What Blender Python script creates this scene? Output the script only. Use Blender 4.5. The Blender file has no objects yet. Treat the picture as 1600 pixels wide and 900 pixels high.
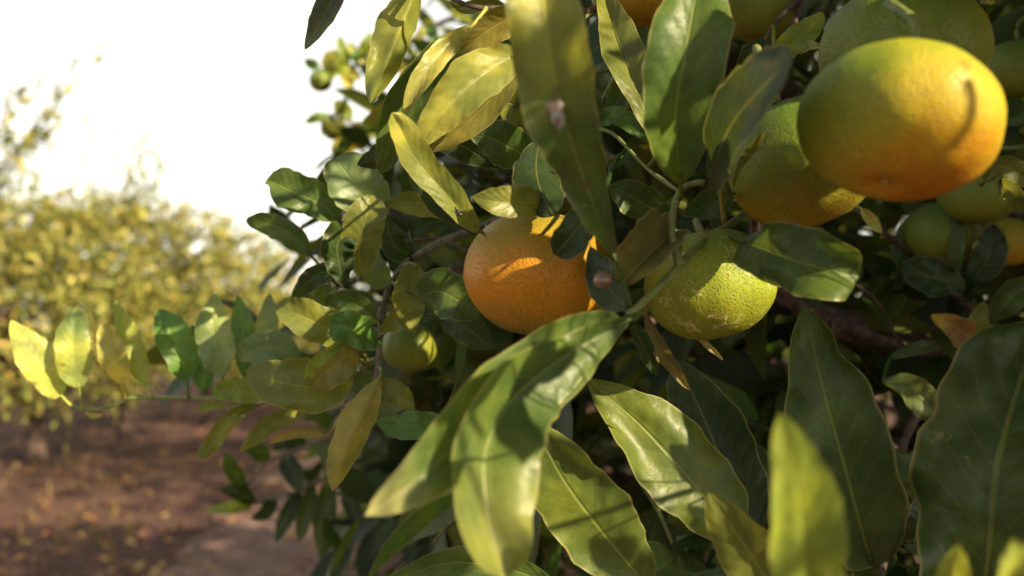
import bpy, math, random
import numpy as np
from mathutils import Vector, Matrix

random.seed(7)
RNG = np.random.default_rng(11)
S = bpy.context.scene
COL = S.collection
PI = math.pi
R = math.radians

# ------------------------------------------------------------------ camera, sky, sun, exposure
FPX = 1400.0                                   # focal length in pixels of a 1600 px wide picture
PITCH = R(2.45)
CAM = np.array((0.0, 0.0, 1.2))
FWD = np.array((0, math.cos(PITCH), math.sin(PITCH)))
UP = np.array((0, -math.sin(PITCH), math.cos(PITCH)))
RIGHT = np.array((1.0, 0, 0))
cd = bpy.data.cameras.new('camera')
cam = bpy.data.objects.new('camera', cd)
COL.objects.link(cam)
cam.location = CAM
cam.rotation_euler = (PI / 2 + PITCH, 0, 0)
cd.sensor_width = 36
cd.lens = 36 * FPX / 1600
cd.clip_start = 0.01
cd.clip_end = 600
cd.dof.use_dof = True
cd.dof.focus_distance = 0.40
cd.dof.aperture_fstop = 6.6
cd.dof.aperture_blades = 7
S.camera = cam

SUN_C = np.array((0.68, 0.46, -0.57))          # towards the sun: right, up, forward
L = SUN_C[0] * RIGHT + SUN_C[1] * np.array((0, 0, 1.0)) + SUN_C[2] * np.array((0, 1.0, 0))
L = L / np.linalg.norm(L)
w = bpy.data.worlds.new('World')
S.world = w
w.use_nodes = True
nt = w.node_tree
sky = nt.nodes.new('ShaderNodeTexSky')
sky.sky_type = 'NISHITA'
sky.sun_disc = False
sky.sun_elevation = math.asin(L[2])
sky.sun_rotation = math.atan2(L[0], L[1])
sky.dust_density = 0.5
sky.air_density = 1.3
sky.ozone_density = 0.6
pale = nt.nodes.new('ShaderNodeHueSaturation')      # hazy, nearly white evening sky
pale.inputs['Saturation'].default_value = 0.16
warm = nt.nodes.new('ShaderNodeMix')               # the camera's warm white balance, same in every direction
warm.data_type = 'RGBA'; warm.blend_type = 'MULTIPLY'; warm.inputs[0].default_value = 1.0
warm.inputs[7].default_value = (1.0, 0.955, 0.85, 1)
nt.nodes['Background'].inputs[1].default_value = 0.09
nt.links.new(sky.outputs[0], pale.inputs['Color'])
nt.links.new(pale.outputs[0], warm.inputs[6])
nt.links.new(warm.outputs[2], nt.nodes['Background'].inputs[0])
sd = bpy.data.lights.new('sun', 'SUN')
sd.energy = 4.9
sd.angle = R(0.45)
sd.color = (1.0, 0.81, 0.51)
so = bpy.data.objects.new('sun', sd)
COL.objects.link(so)
so.rotation_euler = Vector(tuple(L)).to_track_quat('Z', 'Y').to_euler()
S.view_settings.view_transform = 'Standard'
S.view_settings.look = 'None'
S.view_settings.gamma = 1
S.view_settings.exposure = 1.55
S.cycles.use_denoising = True
S.cycles.max_bounces = 8
S.cycles.transmission_bounces = 6


def P(px, py, d):
    """pixel of the photograph + metres of depth -> a point in the orchard"""
    return CAM + RIGHT * ((px - 800) / FPX * d) + UP * ((450 - py) / FPX * d) + FWD * d


# ------------------------------------------------------------------ materials
def new_mat(name):
    m = bpy.data.materials.new(name)
    m.use_nodes = True
    m.node_tree.nodes.clear()
    return m, m.node_tree


class NB:
    """small node-graph helper"""
    def __init__(s, nt): s.nt = nt
    def n(s, t, **k):
        o = s.nt.nodes.new(t)
        for a, b in k.items(): setattr(o, a, b)
        return o
    def put(s, sock, v):
        if hasattr(v, 'is_linked') or hasattr(v, 'links'): s.nt.links.new(v, sock)
        else: sock.default_value = v
    def math(s, op, a, b=None, c=None, clamp=False):
        o = s.n('ShaderNodeMath', operation=op, use_clamp=clamp)
        s.put(o.inputs[0], a)
        if b is not None: s.put(o.inputs[1], b)
        if c is not None: s.put(o.inputs[2], c)
        return o.outputs[0]
    def mix(s, f, a, b, blend='MIX'):
        o = s.n('ShaderNodeMix', data_type='RGBA', blend_type=blend)
        s.put(o.inputs[0], f)
        for i, v in ((6, a), (7, b)):
            s.put(o.inputs[i], (*v, 1) if isinstance(v, tuple) and len(v) == 3 else v)
        return o.outputs[2]
    def smooth(s, x, a, b):
        o = s.n('ShaderNodeMapRange', interpolation_type='SMOOTHSTEP')
        s.put(o.inputs[0], x); o.inputs[1].default_value = a; o.inputs[2].default_value = b
        return o.outputs[0]
    def noise(s, scale, detail=2.0, vec=None, rough=0.5):
        o = s.n('ShaderNodeTexNoise')
        o.inputs['Scale'].default_value = scale; o.inputs['Detail'].default_value = detail
        o.inputs['Roughness'].default_value = rough
        if vec is not None: s.nt.links.new(vec, o.inputs['Vector'])
        return o.outputs[0]
    def voro(s, scale, vec=None, out=0, feature='F1'):
        o = s.n('ShaderNodeTexVoronoi', feature=feature)
        o.inputs['Scale'].default_value = scale
        if vec is not None: s.nt.links.new(vec, o.inputs['Vector'])
        return o.outputs[out]
    def bump(s, h, strength, dist):
        o = s.n('ShaderNodeBump')
        o.inputs['Strength'].default_value = strength; o.inputs['Distance'].default_value = dist
        s.nt.links.new(h, o.inputs['Height'])
        return o.outputs[0]


def leaf_material(name, fine=True, trans=0.34, rough=0.41, spots=True):
    m, t = new_mat(name)
    b = NB(t)
    tint = b.n('ShaderNodeAttribute', attribute_name='tint').outputs[0]
    uv = b.n('ShaderNodeUVMap', uv_map='leaf_uv').outputs[0]
    sep = b.n('ShaderNodeSeparateXYZ'); t.links.new(uv, sep.inputs[0])
    u, v = sep.outputs[0], sep.outputs[1]
    av = b.math('ABSOLUTE', b.math('MULTIPLY_ADD', v, 2.0, -1.0))
    obj = b.n('ShaderNodeNewGeometry').outputs['Position']
    n1 = b.noise(45, 3, obj)
    n2 = b.noise(160, 3, obj)
    hue = b.mix(b.smooth(n1, 0.42, 0.68), tint, b.mix(1.0, tint, (1.55, 1.35, 0.95), 'MULTIPLY'))
    col = b.mix(b.smooth(n2, 0.30, 0.70), b.mix(1.0, hue, (0.78, 0.82, 0.80), 'MULTIPLY'), hue)
    mid = b.smooth(av, 0.055, 0.02)
    nrm = None
    if fine:
        ph = b.math('FRACT', b.math('ADD', b.math('MULTIPLY', u, 10.0),
                    b.math('ADD', b.math('MULTIPLY', av, -2.3), b.math('MULTIPLY', n1, 0.5))))
        tri = b.math('ABSOLUTE', b.math('SUBTRACT', ph, 0.5))            # 0.5 on a lateral vein
        lat = b.math('MULTIPLY', b.smooth(tri, 0.44, 0.495), b.smooth(av, 0.95, 0.6))
        vein = b.math('MAXIMUM', mid, b.math('MULTIPLY', lat, 0.36))
        col = b.mix(b.math('MULTIPLY', vein, 0.55), col, b.mix(0.5, b.mix(1.0, col, (1.7, 1.6, 1.4), 'MULTIPLY'), (0.26, 0.27, 0.08)))
        rim = b.smooth(av, 0.93, 0.995)
        col = b.mix(b.math('MULTIPLY', rim, 0.45), col, (0.34, 0.30, 0.12))
        if spots:
            vo = b.voro(90, obj)
            sp = b.math('MULTIPLY', b.smooth(vo, 0.17, 0.10), b.smooth(b.noise(14, 1, obj), 0.56, 0.62))
            col = b.mix(b.math('MULTIPLY', sp, 0.5), col, (0.10, 0.055, 0.02))
            scar = b.smooth(b.noise(75, 4, obj, 0.7), 0.66, 0.74)
            col = b.mix(b.math('MULTIPLY', scar, 0.4), col, (0.30, 0.24, 0.12))
        quilt = b.math('MULTIPLY', b.math('COSINE', b.math('MULTIPLY', ph, 2 * PI)), -0.5)
        h = b.math('ADD', b.math('MULTIPLY', quilt, 0.16), b.math('ADD', b.math('MULTIPLY', n2, 0.9), b.math('MULTIPLY', mid, -1.0)))
        h = b.math('ADD', h, b.math('MULTIPLY', b.noise(700, 2, obj), 0.25))
        nrm = b.bump(h, 0.55, 0.0007)
    pr = b.n('ShaderNodeBsdfPrincipled')
    t.links.new(col, pr.inputs['Base Color'])
    if fine:
        b.put(pr.inputs['Roughness'], b.math('MULTIPLY_ADD', n2, 0.22, rough - 0.09))
    else:
        pr.inputs['Roughness'].default_value = rough
    pr.inputs['Specular IOR Level'].default_value = 0.33
    tr = b.n('ShaderNodeBsdfTranslucent')
    t.links.new(b.mix(1.0, col, (1.65, 1.50, 0.75), 'MULTIPLY'), tr.inputs[0])
    if nrm is not None:
        t.links.new(nrm, pr.inputs['Normal']); t.links.new(nrm, tr.inputs['Normal'])
    mx = b.n('ShaderNodeMixShader'); mx.inputs[0].default_value = trans
    t.links.new(pr.outputs[0], mx.inputs[1]); t.links.new(tr.outputs[0], mx.inputs[2])
    out = b.n('ShaderNodeOutputMaterial'); t.links.new(mx.outputs[0], out.inputs[0])
    return m


def bark_material(name, c1, c2, rough=0.75, scale=140):
    m, t = new_mat(name)
    b = NB(t)
    obj = b.n('ShaderNodeNewGeometry').outputs['Position']
    n = b.noise(scale, 4, obj, 0.65)
    col = b.mix(b.smooth(n, 0.35, 0.65), c1, c2)
    pr = b.n('ShaderNodeBsdfPrincipled')
    t.links.new(col, pr.inputs['Base Color'])
    pr.inputs['Roughness'].default_value = rough
    pr.inputs['Specular IOR Level'].default_value = 0.3
    t.links.new(b.bump(n, 0.6, 0.0015), pr.inputs['Normal'])
    out = b.n('ShaderNodeOutputMaterial'); t.links.new(pr.outputs[0], out.inputs[0])
    return m


def peel_material(name, top, body, bottom, side, side_dir, up_dir, zlo=-0.55, zhi=0.1, zt=0.75, smin=0.1, smax=0.85, scars=0.0, rough=0.46, R0=0.03):
    """mandarin peel: its own ripening colours from the stem end to the blossom end, greener towards one cheek"""
    m, t = new_mat(name)
    b = NB(t)
    pos = b.n('ShaderNodeTexCoord').outputs['Object']
    def along(d):
        v = b.n('ShaderNodeVectorMath', operation='DOT_PRODUCT')
        t.links.new(pos, v.inputs[0]); v.inputs[1].default_value = tuple(float(x) / R0 for x in d)
        return v.outputs['Value']
    big = b.noise(55, 3, pos, 0.6)
    wob = b.math('MULTIPLY_ADD', big, 0.7, -0.35)
    z = b.math('ADD', along(up_dir), wob)
    s = b.math('ADD', along(side_dir), wob)
    col = b.mix(b.smooth(z, zlo, zhi), bottom, body)
    col = b.mix(b.smooth(z, zhi, zt), col, top)
    col = b.mix(b.smooth(s, smin, smax), col, side)
    cell = b.voro(950, pos)
    cell2 = b.noise(420, 3, pos, 0.6)
    col = b.mix(b.math('MULTIPLY', b.smooth(cell, 0.75, 0.25), 0.55), col, b.mix(1.0, col, (0.62, 0.70, 0.55), 'MULTIPLY'))
    col = b.mix(b.math('MULTIPLY', b.smooth(cell2, 0.42, 0.7), 0.28), col, b.mix(1.0, col, (1.3, 1.15, 0.9), 'MULTIPLY'))
    h = b.math('ADD', b.math('MULTIPLY', b.smooth(cell, 0.5, 0.0), -0.8), b.math('MULTIPLY', b.noise(110, 2, pos), 1.8))
    if scars > 0:
        wn = b.n('ShaderNodeTexNoise'); t.links.new(pos, wn.inputs['Vector']); wn.inputs['Scale'].default_value = 130; wn.inputs['Detail'].default_value = 3
        wv = b.n('ShaderNodeVectorMath', operation='MULTIPLY_ADD'); t.links.new(wn.outputs[1], wv.inputs[0]); wv.inputs[1].default_value = (0.014, 0.014, 0.014); t.links.new(pos, wv.inputs[2])
        st = b.n('ShaderNodeMapping'); t.links.new(wv.outputs[0], st.inputs[0]); st.inputs['Scale'].default_value = (1, 1, 1.8)
        sv = b.voro(120, st.outputs[0], feature='DISTANCE_TO_EDGE')
        sc = b.math('MULTIPLY', b.smooth(sv, 0.09, 0.0), b.smooth(b.noise(60, 4, pos, 0.75), 0.47, 0.62))
        col = b.mix(b.math('MULTIPLY', sc, scars), col, (0.62, 0.52, 0.26))
        h = b.math('ADD', h, b.math('MULTIPLY', sc, 0.8))
    bl = b.math('MULTIPLY', b.smooth(b.voro(38, pos), 0.13, 0.05), b.smooth(b.noise(30, 2, pos), 0.5, 0.6))
    col = b.mix(b.math('MULTIPLY', bl, 0.6), col, (0.16, 0.05, 0.01))
    pr = b.n('ShaderNodeBsdfPrincipled')
    t.links.new(col, pr.inputs['Base Color'])
    pr.inputs['Roughness'].default_value = rough
    pr.inputs['Specular IOR Level'].default_value = 0.27
    pr.inputs['Subsurface Weight'].default_value = 0.12
    pr.inputs['Subsurface Radius'].default_value = (1.0, 0.5, 0.1)
    pr.inputs['Subsurface Scale'].default_value = 0.004
    t.links.new(b.bump(h, 0.6, 0.0006), pr.inputs['Normal'])
    out = b.n('ShaderNodeOutputMaterial'); t.links.new(pr.outputs[0], out.inputs[0])
    return m


def plain_material(name, c, rough=0.5, spec=0.5, c2=None, scale=300):
    m, t = new_mat(name)
    b = NB(t)
    pos = b.n('ShaderNodeTexCoord').outputs['Object']
    c2 = c2 or tuple(x * 0.65 for x in c)
    col = b.mix(b.smooth(b.noise(scale, 3, pos), 0.35, 0.65), c2, c)
    pr = b.n('ShaderNodeBsdfPrincipled')
    t.links.new(col, pr.inputs['Base Color'])
    pr.inputs['Roughness'].default_value = rough
    pr.inputs['Specular IOR Level'].default_value = spec
    out = b.n('ShaderNodeOutputMaterial'); t.links.new(pr.outputs[0], out.inputs[0])
    return m


def ground_material(name, base, alt, pale, dark):
    m, t = new_mat(name)
    b = NB(t)
    pos = b.n('ShaderNodeNewGeometry').outputs['Position']
    a = b.noise(0.9, 5, pos, 0.6)
    c = b.noise(6, 5, pos, 0.65)
    d = b.noise(28, 4, pos, 0.7)
    col = b.mix(b.smooth(a, 0.38, 0.62), base, alt)
    col = b.mix(b.math('MULTIPLY', b.smooth(c, 0.52, 0.72), 0.75), col, pale)
    col = b.mix(b.math('MULTIPLY', b.smooth(d, 0.55, 0.35), 0.6), col, dark)
    pr = b.n('ShaderNodeBsdfPrincipled')
    t.links.new(col, pr.inputs['Base Color'])
    pr.inputs['Roughness'].default_value = 0.95
    pr.inputs['Specular IOR Level'].default_value = 0.15
    h = b.math('ADD', b.math('MULTIPLY', c, 1.0), b.math('MULTIPLY', d, 0.4))
    t.links.new(b.bump(h, 0.8, 0.03), pr.inputs['Normal'])
    out = b.n('ShaderNodeOutputMaterial'); t.links.new(pr.outputs[0], out.inputs[0])
    return m


M_LEAF = leaf_material('citrus_leaf')
M_DRY = leaf_material('dry_leaf', trans=0.15, rough=0.6)
M_MASS = leaf_material('crown_leaf', fine=False, trans=0.36, rough=0.42)
M_TWIG = bark_material('green_twig', (0.09, 0.12, 0.03), (0.17, 0.19, 0.06), 0.55, 260)
M_BARK = bark_material('brown_bark', (0.045, 0.028, 0.024), (0.11, 0.075, 0.06), 0.8, 160)
M_YTWIG = bark_material('yellow_twig', (0.22, 0.19, 0.05), (0.34, 0.28, 0.09), 0.55, 260)
M_GTWIG = bark_material('grey_bark', (0.09, 0.085, 0.06), (0.18, 0.16, 0.11), 0.8, 200)
M_CALYX = plain_material('calyx', (0.20, 0.19, 0.07), 0.6, 0.3, (0.11, 0.08, 0.04))

# ------------------------------------------------------------------ mesh helpers
def make_mesh(name, verts, faces, uv=None, tint=None):
    verts = np.asarray(verts, dtype=np.float32)
    me = bpy.data.meshes.new(name)
    if isinstance(faces, np.ndarray):
        k = faces.shape[1]
        me.vertices.add(len(verts)); me.vertices.foreach_set('co', verts.ravel())
        me.loops.add(faces.size); me.loops.foreach_set('vertex_index', faces.ravel().astype(np.int32))
        me.polygons.add(len(faces))
        me.polygons.foreach_set('loop_start', np.arange(0, faces.size, k, dtype=np.int32))
    else:
        me.from_pydata(verts.tolist(), [], faces)
    me.update(calc_edges=True)
    nl = len(me.loops)
    li = np.empty(nl, dtype=np.int32); me.loops.foreach_get('vertex_index', li)
    if uv is not None:
        l = me.uv_layers.new(name='leaf_uv')
        l.data.foreach_set('uv', np.asarray(uv, dtype=np.float32)[li].ravel())
    if tint is not None:
        a = me.attributes.new('tint', 'FLOAT_COLOR', 'POINT')
        c = np.ones((len(verts), 4), dtype=np.float32); c[:, :3] = tint
        a.data.foreach_set('color', c.ravel())
    me.polygons.foreach_set('use_smooth', np.ones(len(me.polygons), dtype=bool))
    me.validate()
    return me


def link(name, me, mat=None, parent=None, loc=None):
    o = bpy.data.objects.new(name, me)
    COL.objects.link(o)
    if mat is not None and me is not None:
        if not me.materials: me.materials.append(mat)
    if loc is not None: o.location = tuple(loc)
    if parent is not None:
        o.parent = parent
    return o


def tag(o, label=None, cat=None, group=None, kind=None):
    if label: o['label'] = label
    if cat: o['category'] = cat
    if group: o['group'] = group
    if kind: o['kind'] = kind
    return o


def child(name, me, mat, parent, origin):
    """a mesh whose vertices are relative to a world-space origin, parented without moving it"""
    o = link(name, me, mat)
    o.parent = parent
    o.location = tuple(np.asarray(origin) - np.array(WORLD[parent.name]))
    WORLD[o.name] = tuple(origin)
    return o


WORLD = {}                                     # world origin of everything (nothing but leaves and fruit is rotated)


def spline(pts, n):
    pts = np.asarray(pts, dtype=float)
    k = len(pts)
    if k == 2:
        t = np.linspace(0, 1, n)[:, None]
        return pts[0] * (1 - t) + pts[1] * t
    ext = np.vstack((2 * pts[0] - pts[1], pts, 2 * pts[-1] - pts[-2]))
    seg = np.r_[0, np.cumsum(np.linalg.norm(np.diff(pts[:, :3], axis=0), axis=1))]
    s = np.linspace(0, seg[-1], n)
    out = []
    for x in s:
        i = min(int(np.searchsorted(seg, x, side='right')) - 1, k - 2)
        t = (x - seg[i]) / max(seg[i + 1] - seg[i], 1e-9)
        p0, p1, p2, p3 = ext[i:i + 4]
        out.append(0.5 * (2 * p1 + (p2 - p0) * t + (2 * p0 - 5 * p1 + 4 * p2 - p3) * t * t + (3 * p1 - p0 - 3 * p2 + p3) * t ** 3))
    return np.array(out)


def unit(v):
    v = np.asarray(v, dtype=float)
    return v / np.maximum(np.linalg.norm(v, axis=-1, keepdims=True), 1e-12)


def tube(pts, radii, sides=8, rough=0.0, seed=0):
    """tapered tube along a polyline; returns verts, quads"""
    pts = np.asarray(pts, dtype=float)
    n = len(pts)
    rg = np.random.default_rng(seed)
    radii = np.broadcast_to(np.asarray(radii, dtype=float), (n,))
    tan = unit(np.gradient(pts, axis=0))
    ref = np.array((0.31, 0.22, 0.93))
    a = unit(np.cross(tan, ref)); b = np.cross(tan, a)
    th = np.linspace(0, 2 * PI, sides, endpoint=False)
    rr = radii[:, None] * (1 + rough * rg.normal(size=(n, sides)))
    v = pts[:, None] + rr[..., None] * (np.cos(th)[None, :, None] * a[:, None] + np.sin(th)[None, :, None] * b[:, None])
    i, j = np.meshgrid(np.arange(n - 1), np.arange(sides), indexing='ij')
    j2 = (j + 1) % sides
    q = np.stack((i * sides + j, i * sides + j2, (i + 1) * sides + j2, (i + 1) * sides + j), -1).reshape(-1, 4)
    v = v.reshape(-1, 3)
    c0, c1 = len(v), len(v) + 1
    v = np.vstack((v, pts[:1], pts[-1:]))
    k = np.arange(sides); k2 = (k + 1) % sides
    cap = np.vstack((np.stack((k2, k, np.full(sides, c0), np.full(sides, c0)), 1)[:, :4],
                     np.stack(((n - 1) * sides + k, (n - 1) * sides + k2, np.full(sides, c1), np.full(sides, c1)), 1)))
    faces = q.tolist() + [list(dict.fromkeys(f)) for f in cap.tolist()]
    return v, faces


def merge(parts):
    vs, fs, off = [], [], 0
    for v, f in parts:
        vs.append(np.asarray(v)); fs += [[x + off for x in q] for q in (f.tolist() if isinstance(f, np.ndarray) else f)]
        off += len(v)
    return np.vstack(vs), fs


def grid_quads(nu, nv, off=0):
    i, j = np.meshgrid(np.arange(nu), np.arange(nv), indexing='ij')
    a = i * (nv + 1) + j + off
    return np.stack((a, a + 1, a + nv + 2, a + nv + 1), -1).reshape(-1, 4)


# ------------------------------------------------------------------ leaves
GREEN_D = (0.022, 0.042, 0.014)
GREEN = (0.047, 0.082, 0.021)
GREEN_B = (0.062, 0.135, 0.030)
OLIVE = (0.105, 0.125, 0.026)
YGREEN = (0.165, 0.220, 0.034)
YELLOW = (0.270, 0.270, 0.075)
PALE = (0.170, 0.240, 0.110)
BLUISH = (0.100, 0.150, 0.062)
BROWN = (0.200, 0.120, 0.045)
GOLD = (0.250, 0.200, 0.055)


def blade_profile(u, p, q):
    m = p / (p + q)
    return (u ** p) * ((1 - u) ** q) / ((m ** p) * ((1 - m) ** q))


LEAVES = []


def hero_leaf(parent, mid, wpx, tint, roll=0.0, fold=14.0, cup=0.0, wave=0.10, kw=2.3, p=0.72, q=0.82, pet=None, twist=0.0,
              nu=34, nv=12, mat=None, bite=None, label=None, tip=None, arch=0.0, rough=1.0):
    """one leaf blade laid along a midrib; wpx is its width in the photograph; pet = point of the twig its stalk runs to"""
    if parent in LIGHTER: tint = tuple(min(0.45, x * 1.22) for x in tint) if sum(tint) < 0.40 else tint
    pts = np.array([P(*m) for m in mid])
    c = spline(pts, nu + 1)
    dm = np.mean([m[2] for m in mid])
    T = unit(np.gradient(c, axis=0))
    V = unit(CAM - c)
    N = unit(V - np.sum(V * T, 1, keepdims=True) * T)
    Sd = np.cross(T, N)
    u = np.linspace(0, 1, nu + 1)
    if arch: c = c + N * (arch * np.sin(PI * u))[:, None]
    rolls = R(roll) + R(twist) * (u - 0.5)
    comp = max(0.45, 0.5 * (math.cos(R(fold + roll)) + math.cos(R(fold - roll))))
    half = wpx / 2 / FPX * dm / comp
    rg = np.random.default_rng(len(LEAVES) * 7 + 3)
    prof = blade_profile(u, p, q)
    prof[0] = 0.03
    ph = rg.uniform(0, 6.28, 4)
    v = np.linspace(-1, 1, nv + 1)
    out = np.zeros((nu + 1, nv + 1, 3))
    for j, vv in enumerate(v):
        s = 1 if vv >= 0 else -1
        a = R(fold) + s * rolls + cup * abs(vv)
        edge = 1 + 0.05 * np.sin(kw * 6 * u + ph[0] + 2.1 * s) + 0.03 * np.sin(kw * 15 * u + ph[1] * s) + 0.012 * np.sin(61 * u + ph[1])
        hw = half * prof * edge
        if bite is not None and s == bite[0]:
            hw = hw * (1 - bite[3] * np.exp(-((u - bite[1]) / bite[2]) ** 2))
        off = 1.35 * wave * half * np.sin(2 * PI * kw * u + ph[2] + (1.4 if s > 0 else 0)) * vv * vv * np.minimum(1, prof * 1.5)
        out[:, j] = c + Sd * (s * np.cos(a) * abs(vv) * hw)[:, None] + N * (np.sin(a) * abs(vv) * hw + off)[:, None]
    vn, un = np.meshgrid(v, u)
    und = np.zeros_like(un)
    for k_ in range(5):                        # the blade is never quite flat
        fu, fv = rg.uniform(1.5, 7.5), rg.uniform(-4.5, 4.5)
        und += rg.uniform(0.4, 1.0) / (0.6 + 0.25 * fu) * np.sin(fu * 2.2 * un + fv * vn + rg.uniform(0, 6.28))
    pucker = np.sin(2 * PI * (10 * un - 1.15 * np.abs(vn)) + ph[3]) * np.abs(vn) ** 0.7 * 0.034 * rough
    und = (0.135 * rough * und * np.abs(vn) ** 0.8 + pucker) * np.minimum(1, prof * 1.6)[:, None] * half
    out = out + N[:, None] * und[..., None]
    uv = np.stack((un, vn * 0.5 + 0.5), -1).reshape(-1, 2)
    verts = out.reshape(-1, 3)
    faces = grid_quads(nu, nv).tolist()
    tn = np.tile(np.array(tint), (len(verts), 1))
    if tip is not None:                        # a yellowed or withered tip; on some leaves the tint is painted sunlight
        k = np.clip((un.reshape(-1) - tip[1]) / 0.16, 0, 1)[:, None]
        tn = tn * (1 - k) + np.array(tip[0]) * k
    if pet is not None:
        q0 = P(*pet); b0 = c[0]; d0 = c[2] - c[0]
        pp = spline([q0, (q0 + b0) / 2 - unit(d0) * 0.002, b0, c[2]], 9)
        tv, tf = tube(pp, np.linspace(0.0011, 0.0007, 9) * (1.0 if dm < 1 else 1.3), 6)
        o0 = len(verts)
        verts = np.vstack((verts, tv)); faces += [[x + o0 for x in f] for f in tf]
        uv = np.vstack((uv, np.tile((0.5, 0.62), (len(tv), 1))))
        tn = np.vstack((tn, np.tile(np.array(tint) * 1.25, (len(tv), 1))))
    org = c[0]
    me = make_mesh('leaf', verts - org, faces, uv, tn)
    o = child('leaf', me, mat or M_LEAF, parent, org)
    if label: o['label'] = label
    LEAVES.append(o)
    return o


def twig(parent, pts, r_px, mat, name='branch', sides=8, n=None):
    """a twig through picture points (x, y, depth); r_px = (start, end) radius in picture pixels"""
    w3 = np.array([P(*p) for p in pts])
    n = n or max(8, 5 * len(pts))
    c = spline(w3, n)
    ds = np.interp(np.linspace(0, 1, n), np.linspace(0, 1, len(pts)), [p[2] for p in pts])
    rr = np.linspace(r_px[0], r_px[1], n) / FPX * ds
    rr = rr * (1 + 0.10 * np.sin(np.linspace(0, 19, n)))
    v, f = tube(c, rr, sides, 0.03, len(pts))
    org = c[0]
    me = make_mesh(name, v - org, f)
    return child(name, me, mat, parent, org)


# shoots: a twig with alternate leaves, used for the mass of the crowns
def shoot_frames(origin, direction, rg, length, nleaf, leaf_len):
    d = unit(direction)
    ref = np.array((0, 0, 1.0)) if abs(d[2]) < 0.9 else np.array((1.0, 0, 0))
    a = unit(np.cross(d, ref)); b = np.cross(a, d)
    bend = rg.uniform(0.15, 0.5)
    t = np.linspace(0, 1, 5)
    tw = origin + d * (t * length)[:, None] - np.array((0, 0, 1.0)) * (bend * length * t * t)[:, None]
    pos, ax, nr, ln = [], [], [], []
    ang0 = rg.uniform(0, 6.28)
    for k in range(nleaf):
        tt = 0.18 + 0.82 * (k + 0.5) / nleaf
        th = ang0 + k * 2.4
        rad = a * math.cos(th) + b * math.sin(th)
        base = origin + d * tt * length - np.array((0, 0, 1.0)) * bend * length * tt * tt
        sp = rg.uniform(0.75, 1.25) * (1.0 - 0.55 * tt)
        axv = unit(d * 0.75 + rad * sp + np.array((0, 0, rg.uniform(-0.55, 0.1))))
        nv = unit(d * 0.5 - rad * 0.3 + np.array((0, 0, 0.75)) + rg.normal(size=3) * 0.25)
        nv = unit(nv - axv * np.dot(nv, axv))
        pos.append(base); ax.append(axv); nr.append(nv); ln.append(leaf_len * rg.uniform(0.72, 1.2))
    return tw, np.array(pos), np.array(ax), np.array(nr), np.array(ln)


def leaf_batch(pos, ax, nr, ln, rg, nu=4, nv=2):
    """many simple leaves at once -> verts, quads, uv"""
    n = len(pos)
    sd_ = np.cross(ax, nr)
    wd = ln * rg.uniform(0.36, 0.48, n)
    droop = rg.uniform(0.0, 0.34, n)
    fold = np.radians(rg.uniform(2, 26, n))
    us = np.linspace(0, 1, nu + 1)
    pet = 0.11
    pr = np.where(us < pet * 0.9, 0.05, blade_profile(np.clip((us - pet) / (1 - pet), 0.02, 1), 0.75, 0.85))
    pr[-1] = 0.0
    vs = np.linspace(-1, 1, nv + 1)
    V = np.zeros((n, nu + 1, nv + 1, 3))
    side_bend = rg.normal(0, 0.06, n)
    for i, uu in enumerate(us):
        c = pos + ax * (ln * uu)[:, None] - nr * (droop * ln * uu * uu)[:, None] + sd_ * (side_bend * ln * uu * uu)[:, None]
        for j, vv in enumerate(vs):
            h = wd / 2 * pr[i] * abs(vv)
            V[:, i, j] = c + sd_ * (np.sign(vv) * h * np.cos(fold))[:, None] + nr * (h * np.sin(fold))[:, None]
    q = grid_quads(nu, nv)
    m = (nu + 1) * (nv + 1)
    Q = (q[None] + (np.arange(n) * m)[:, None, None]).reshape(-1, 4)
    vn, un = np.meshgrid(vs, us)
    uv = np.tile(np.stack((un, vn * 0.5 + 0.5), -1).reshape(-1, 2), (n, 1))
    return V.reshape(-1, 3), Q, uv, m


def twig_batch(tws, r0=0.0016, r1=0.0008):
    """(n,5,3) twig lines -> three-sided tubes"""
    tws = np.asarray(tws)
    n, k, _ = tws.shape
    tan = unit(tws[:, -1] - tws[:, 0])
    a = unit(np.cross(tan, np.array((0.3, 0.2, 0.93)))); b = np.cross(tan, a)
    th = np.array((0, 2.094, 4.189))
    rr = np.broadcast_to(np.linspace(np.atleast_1d(r0), np.atleast_1d(r1), k, axis=1), (n, k))
    V = tws[:, :, None] + rr[:, :, None, None] * (np.cos(th)[None, None, :, None] * a[:, None, None] + np.sin(th)[None, None, :, None] * b[:, None, None])
    i, j = np.meshgrid(np.arange(k - 1), np.arange(3), indexing='ij')
    j2 = (j + 1) % 3
    q = np.stack((i * 3 + j, i * 3 + j2, (i + 1) * 3 + j2, (i + 1) * 3 + j), -1).reshape(-1, 4)
    Q = (q[None] + (np.arange(n) * k * 3)[:, None, None]).reshape(-1, 4)
    return V.reshape(-1, 3), Q


def palette(n, rg, cols, wts):
    cols = np.array(cols); idx = rg.choice(len(cols), n, p=np.array(wts) / np.sum(wts))
    return np.clip(cols[idx] * rg.uniform(0.7, 1.3, (n, 1)) * (1 + rg.normal(0, 0.06, (n, 3))), 0.005, 0.8)


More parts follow.
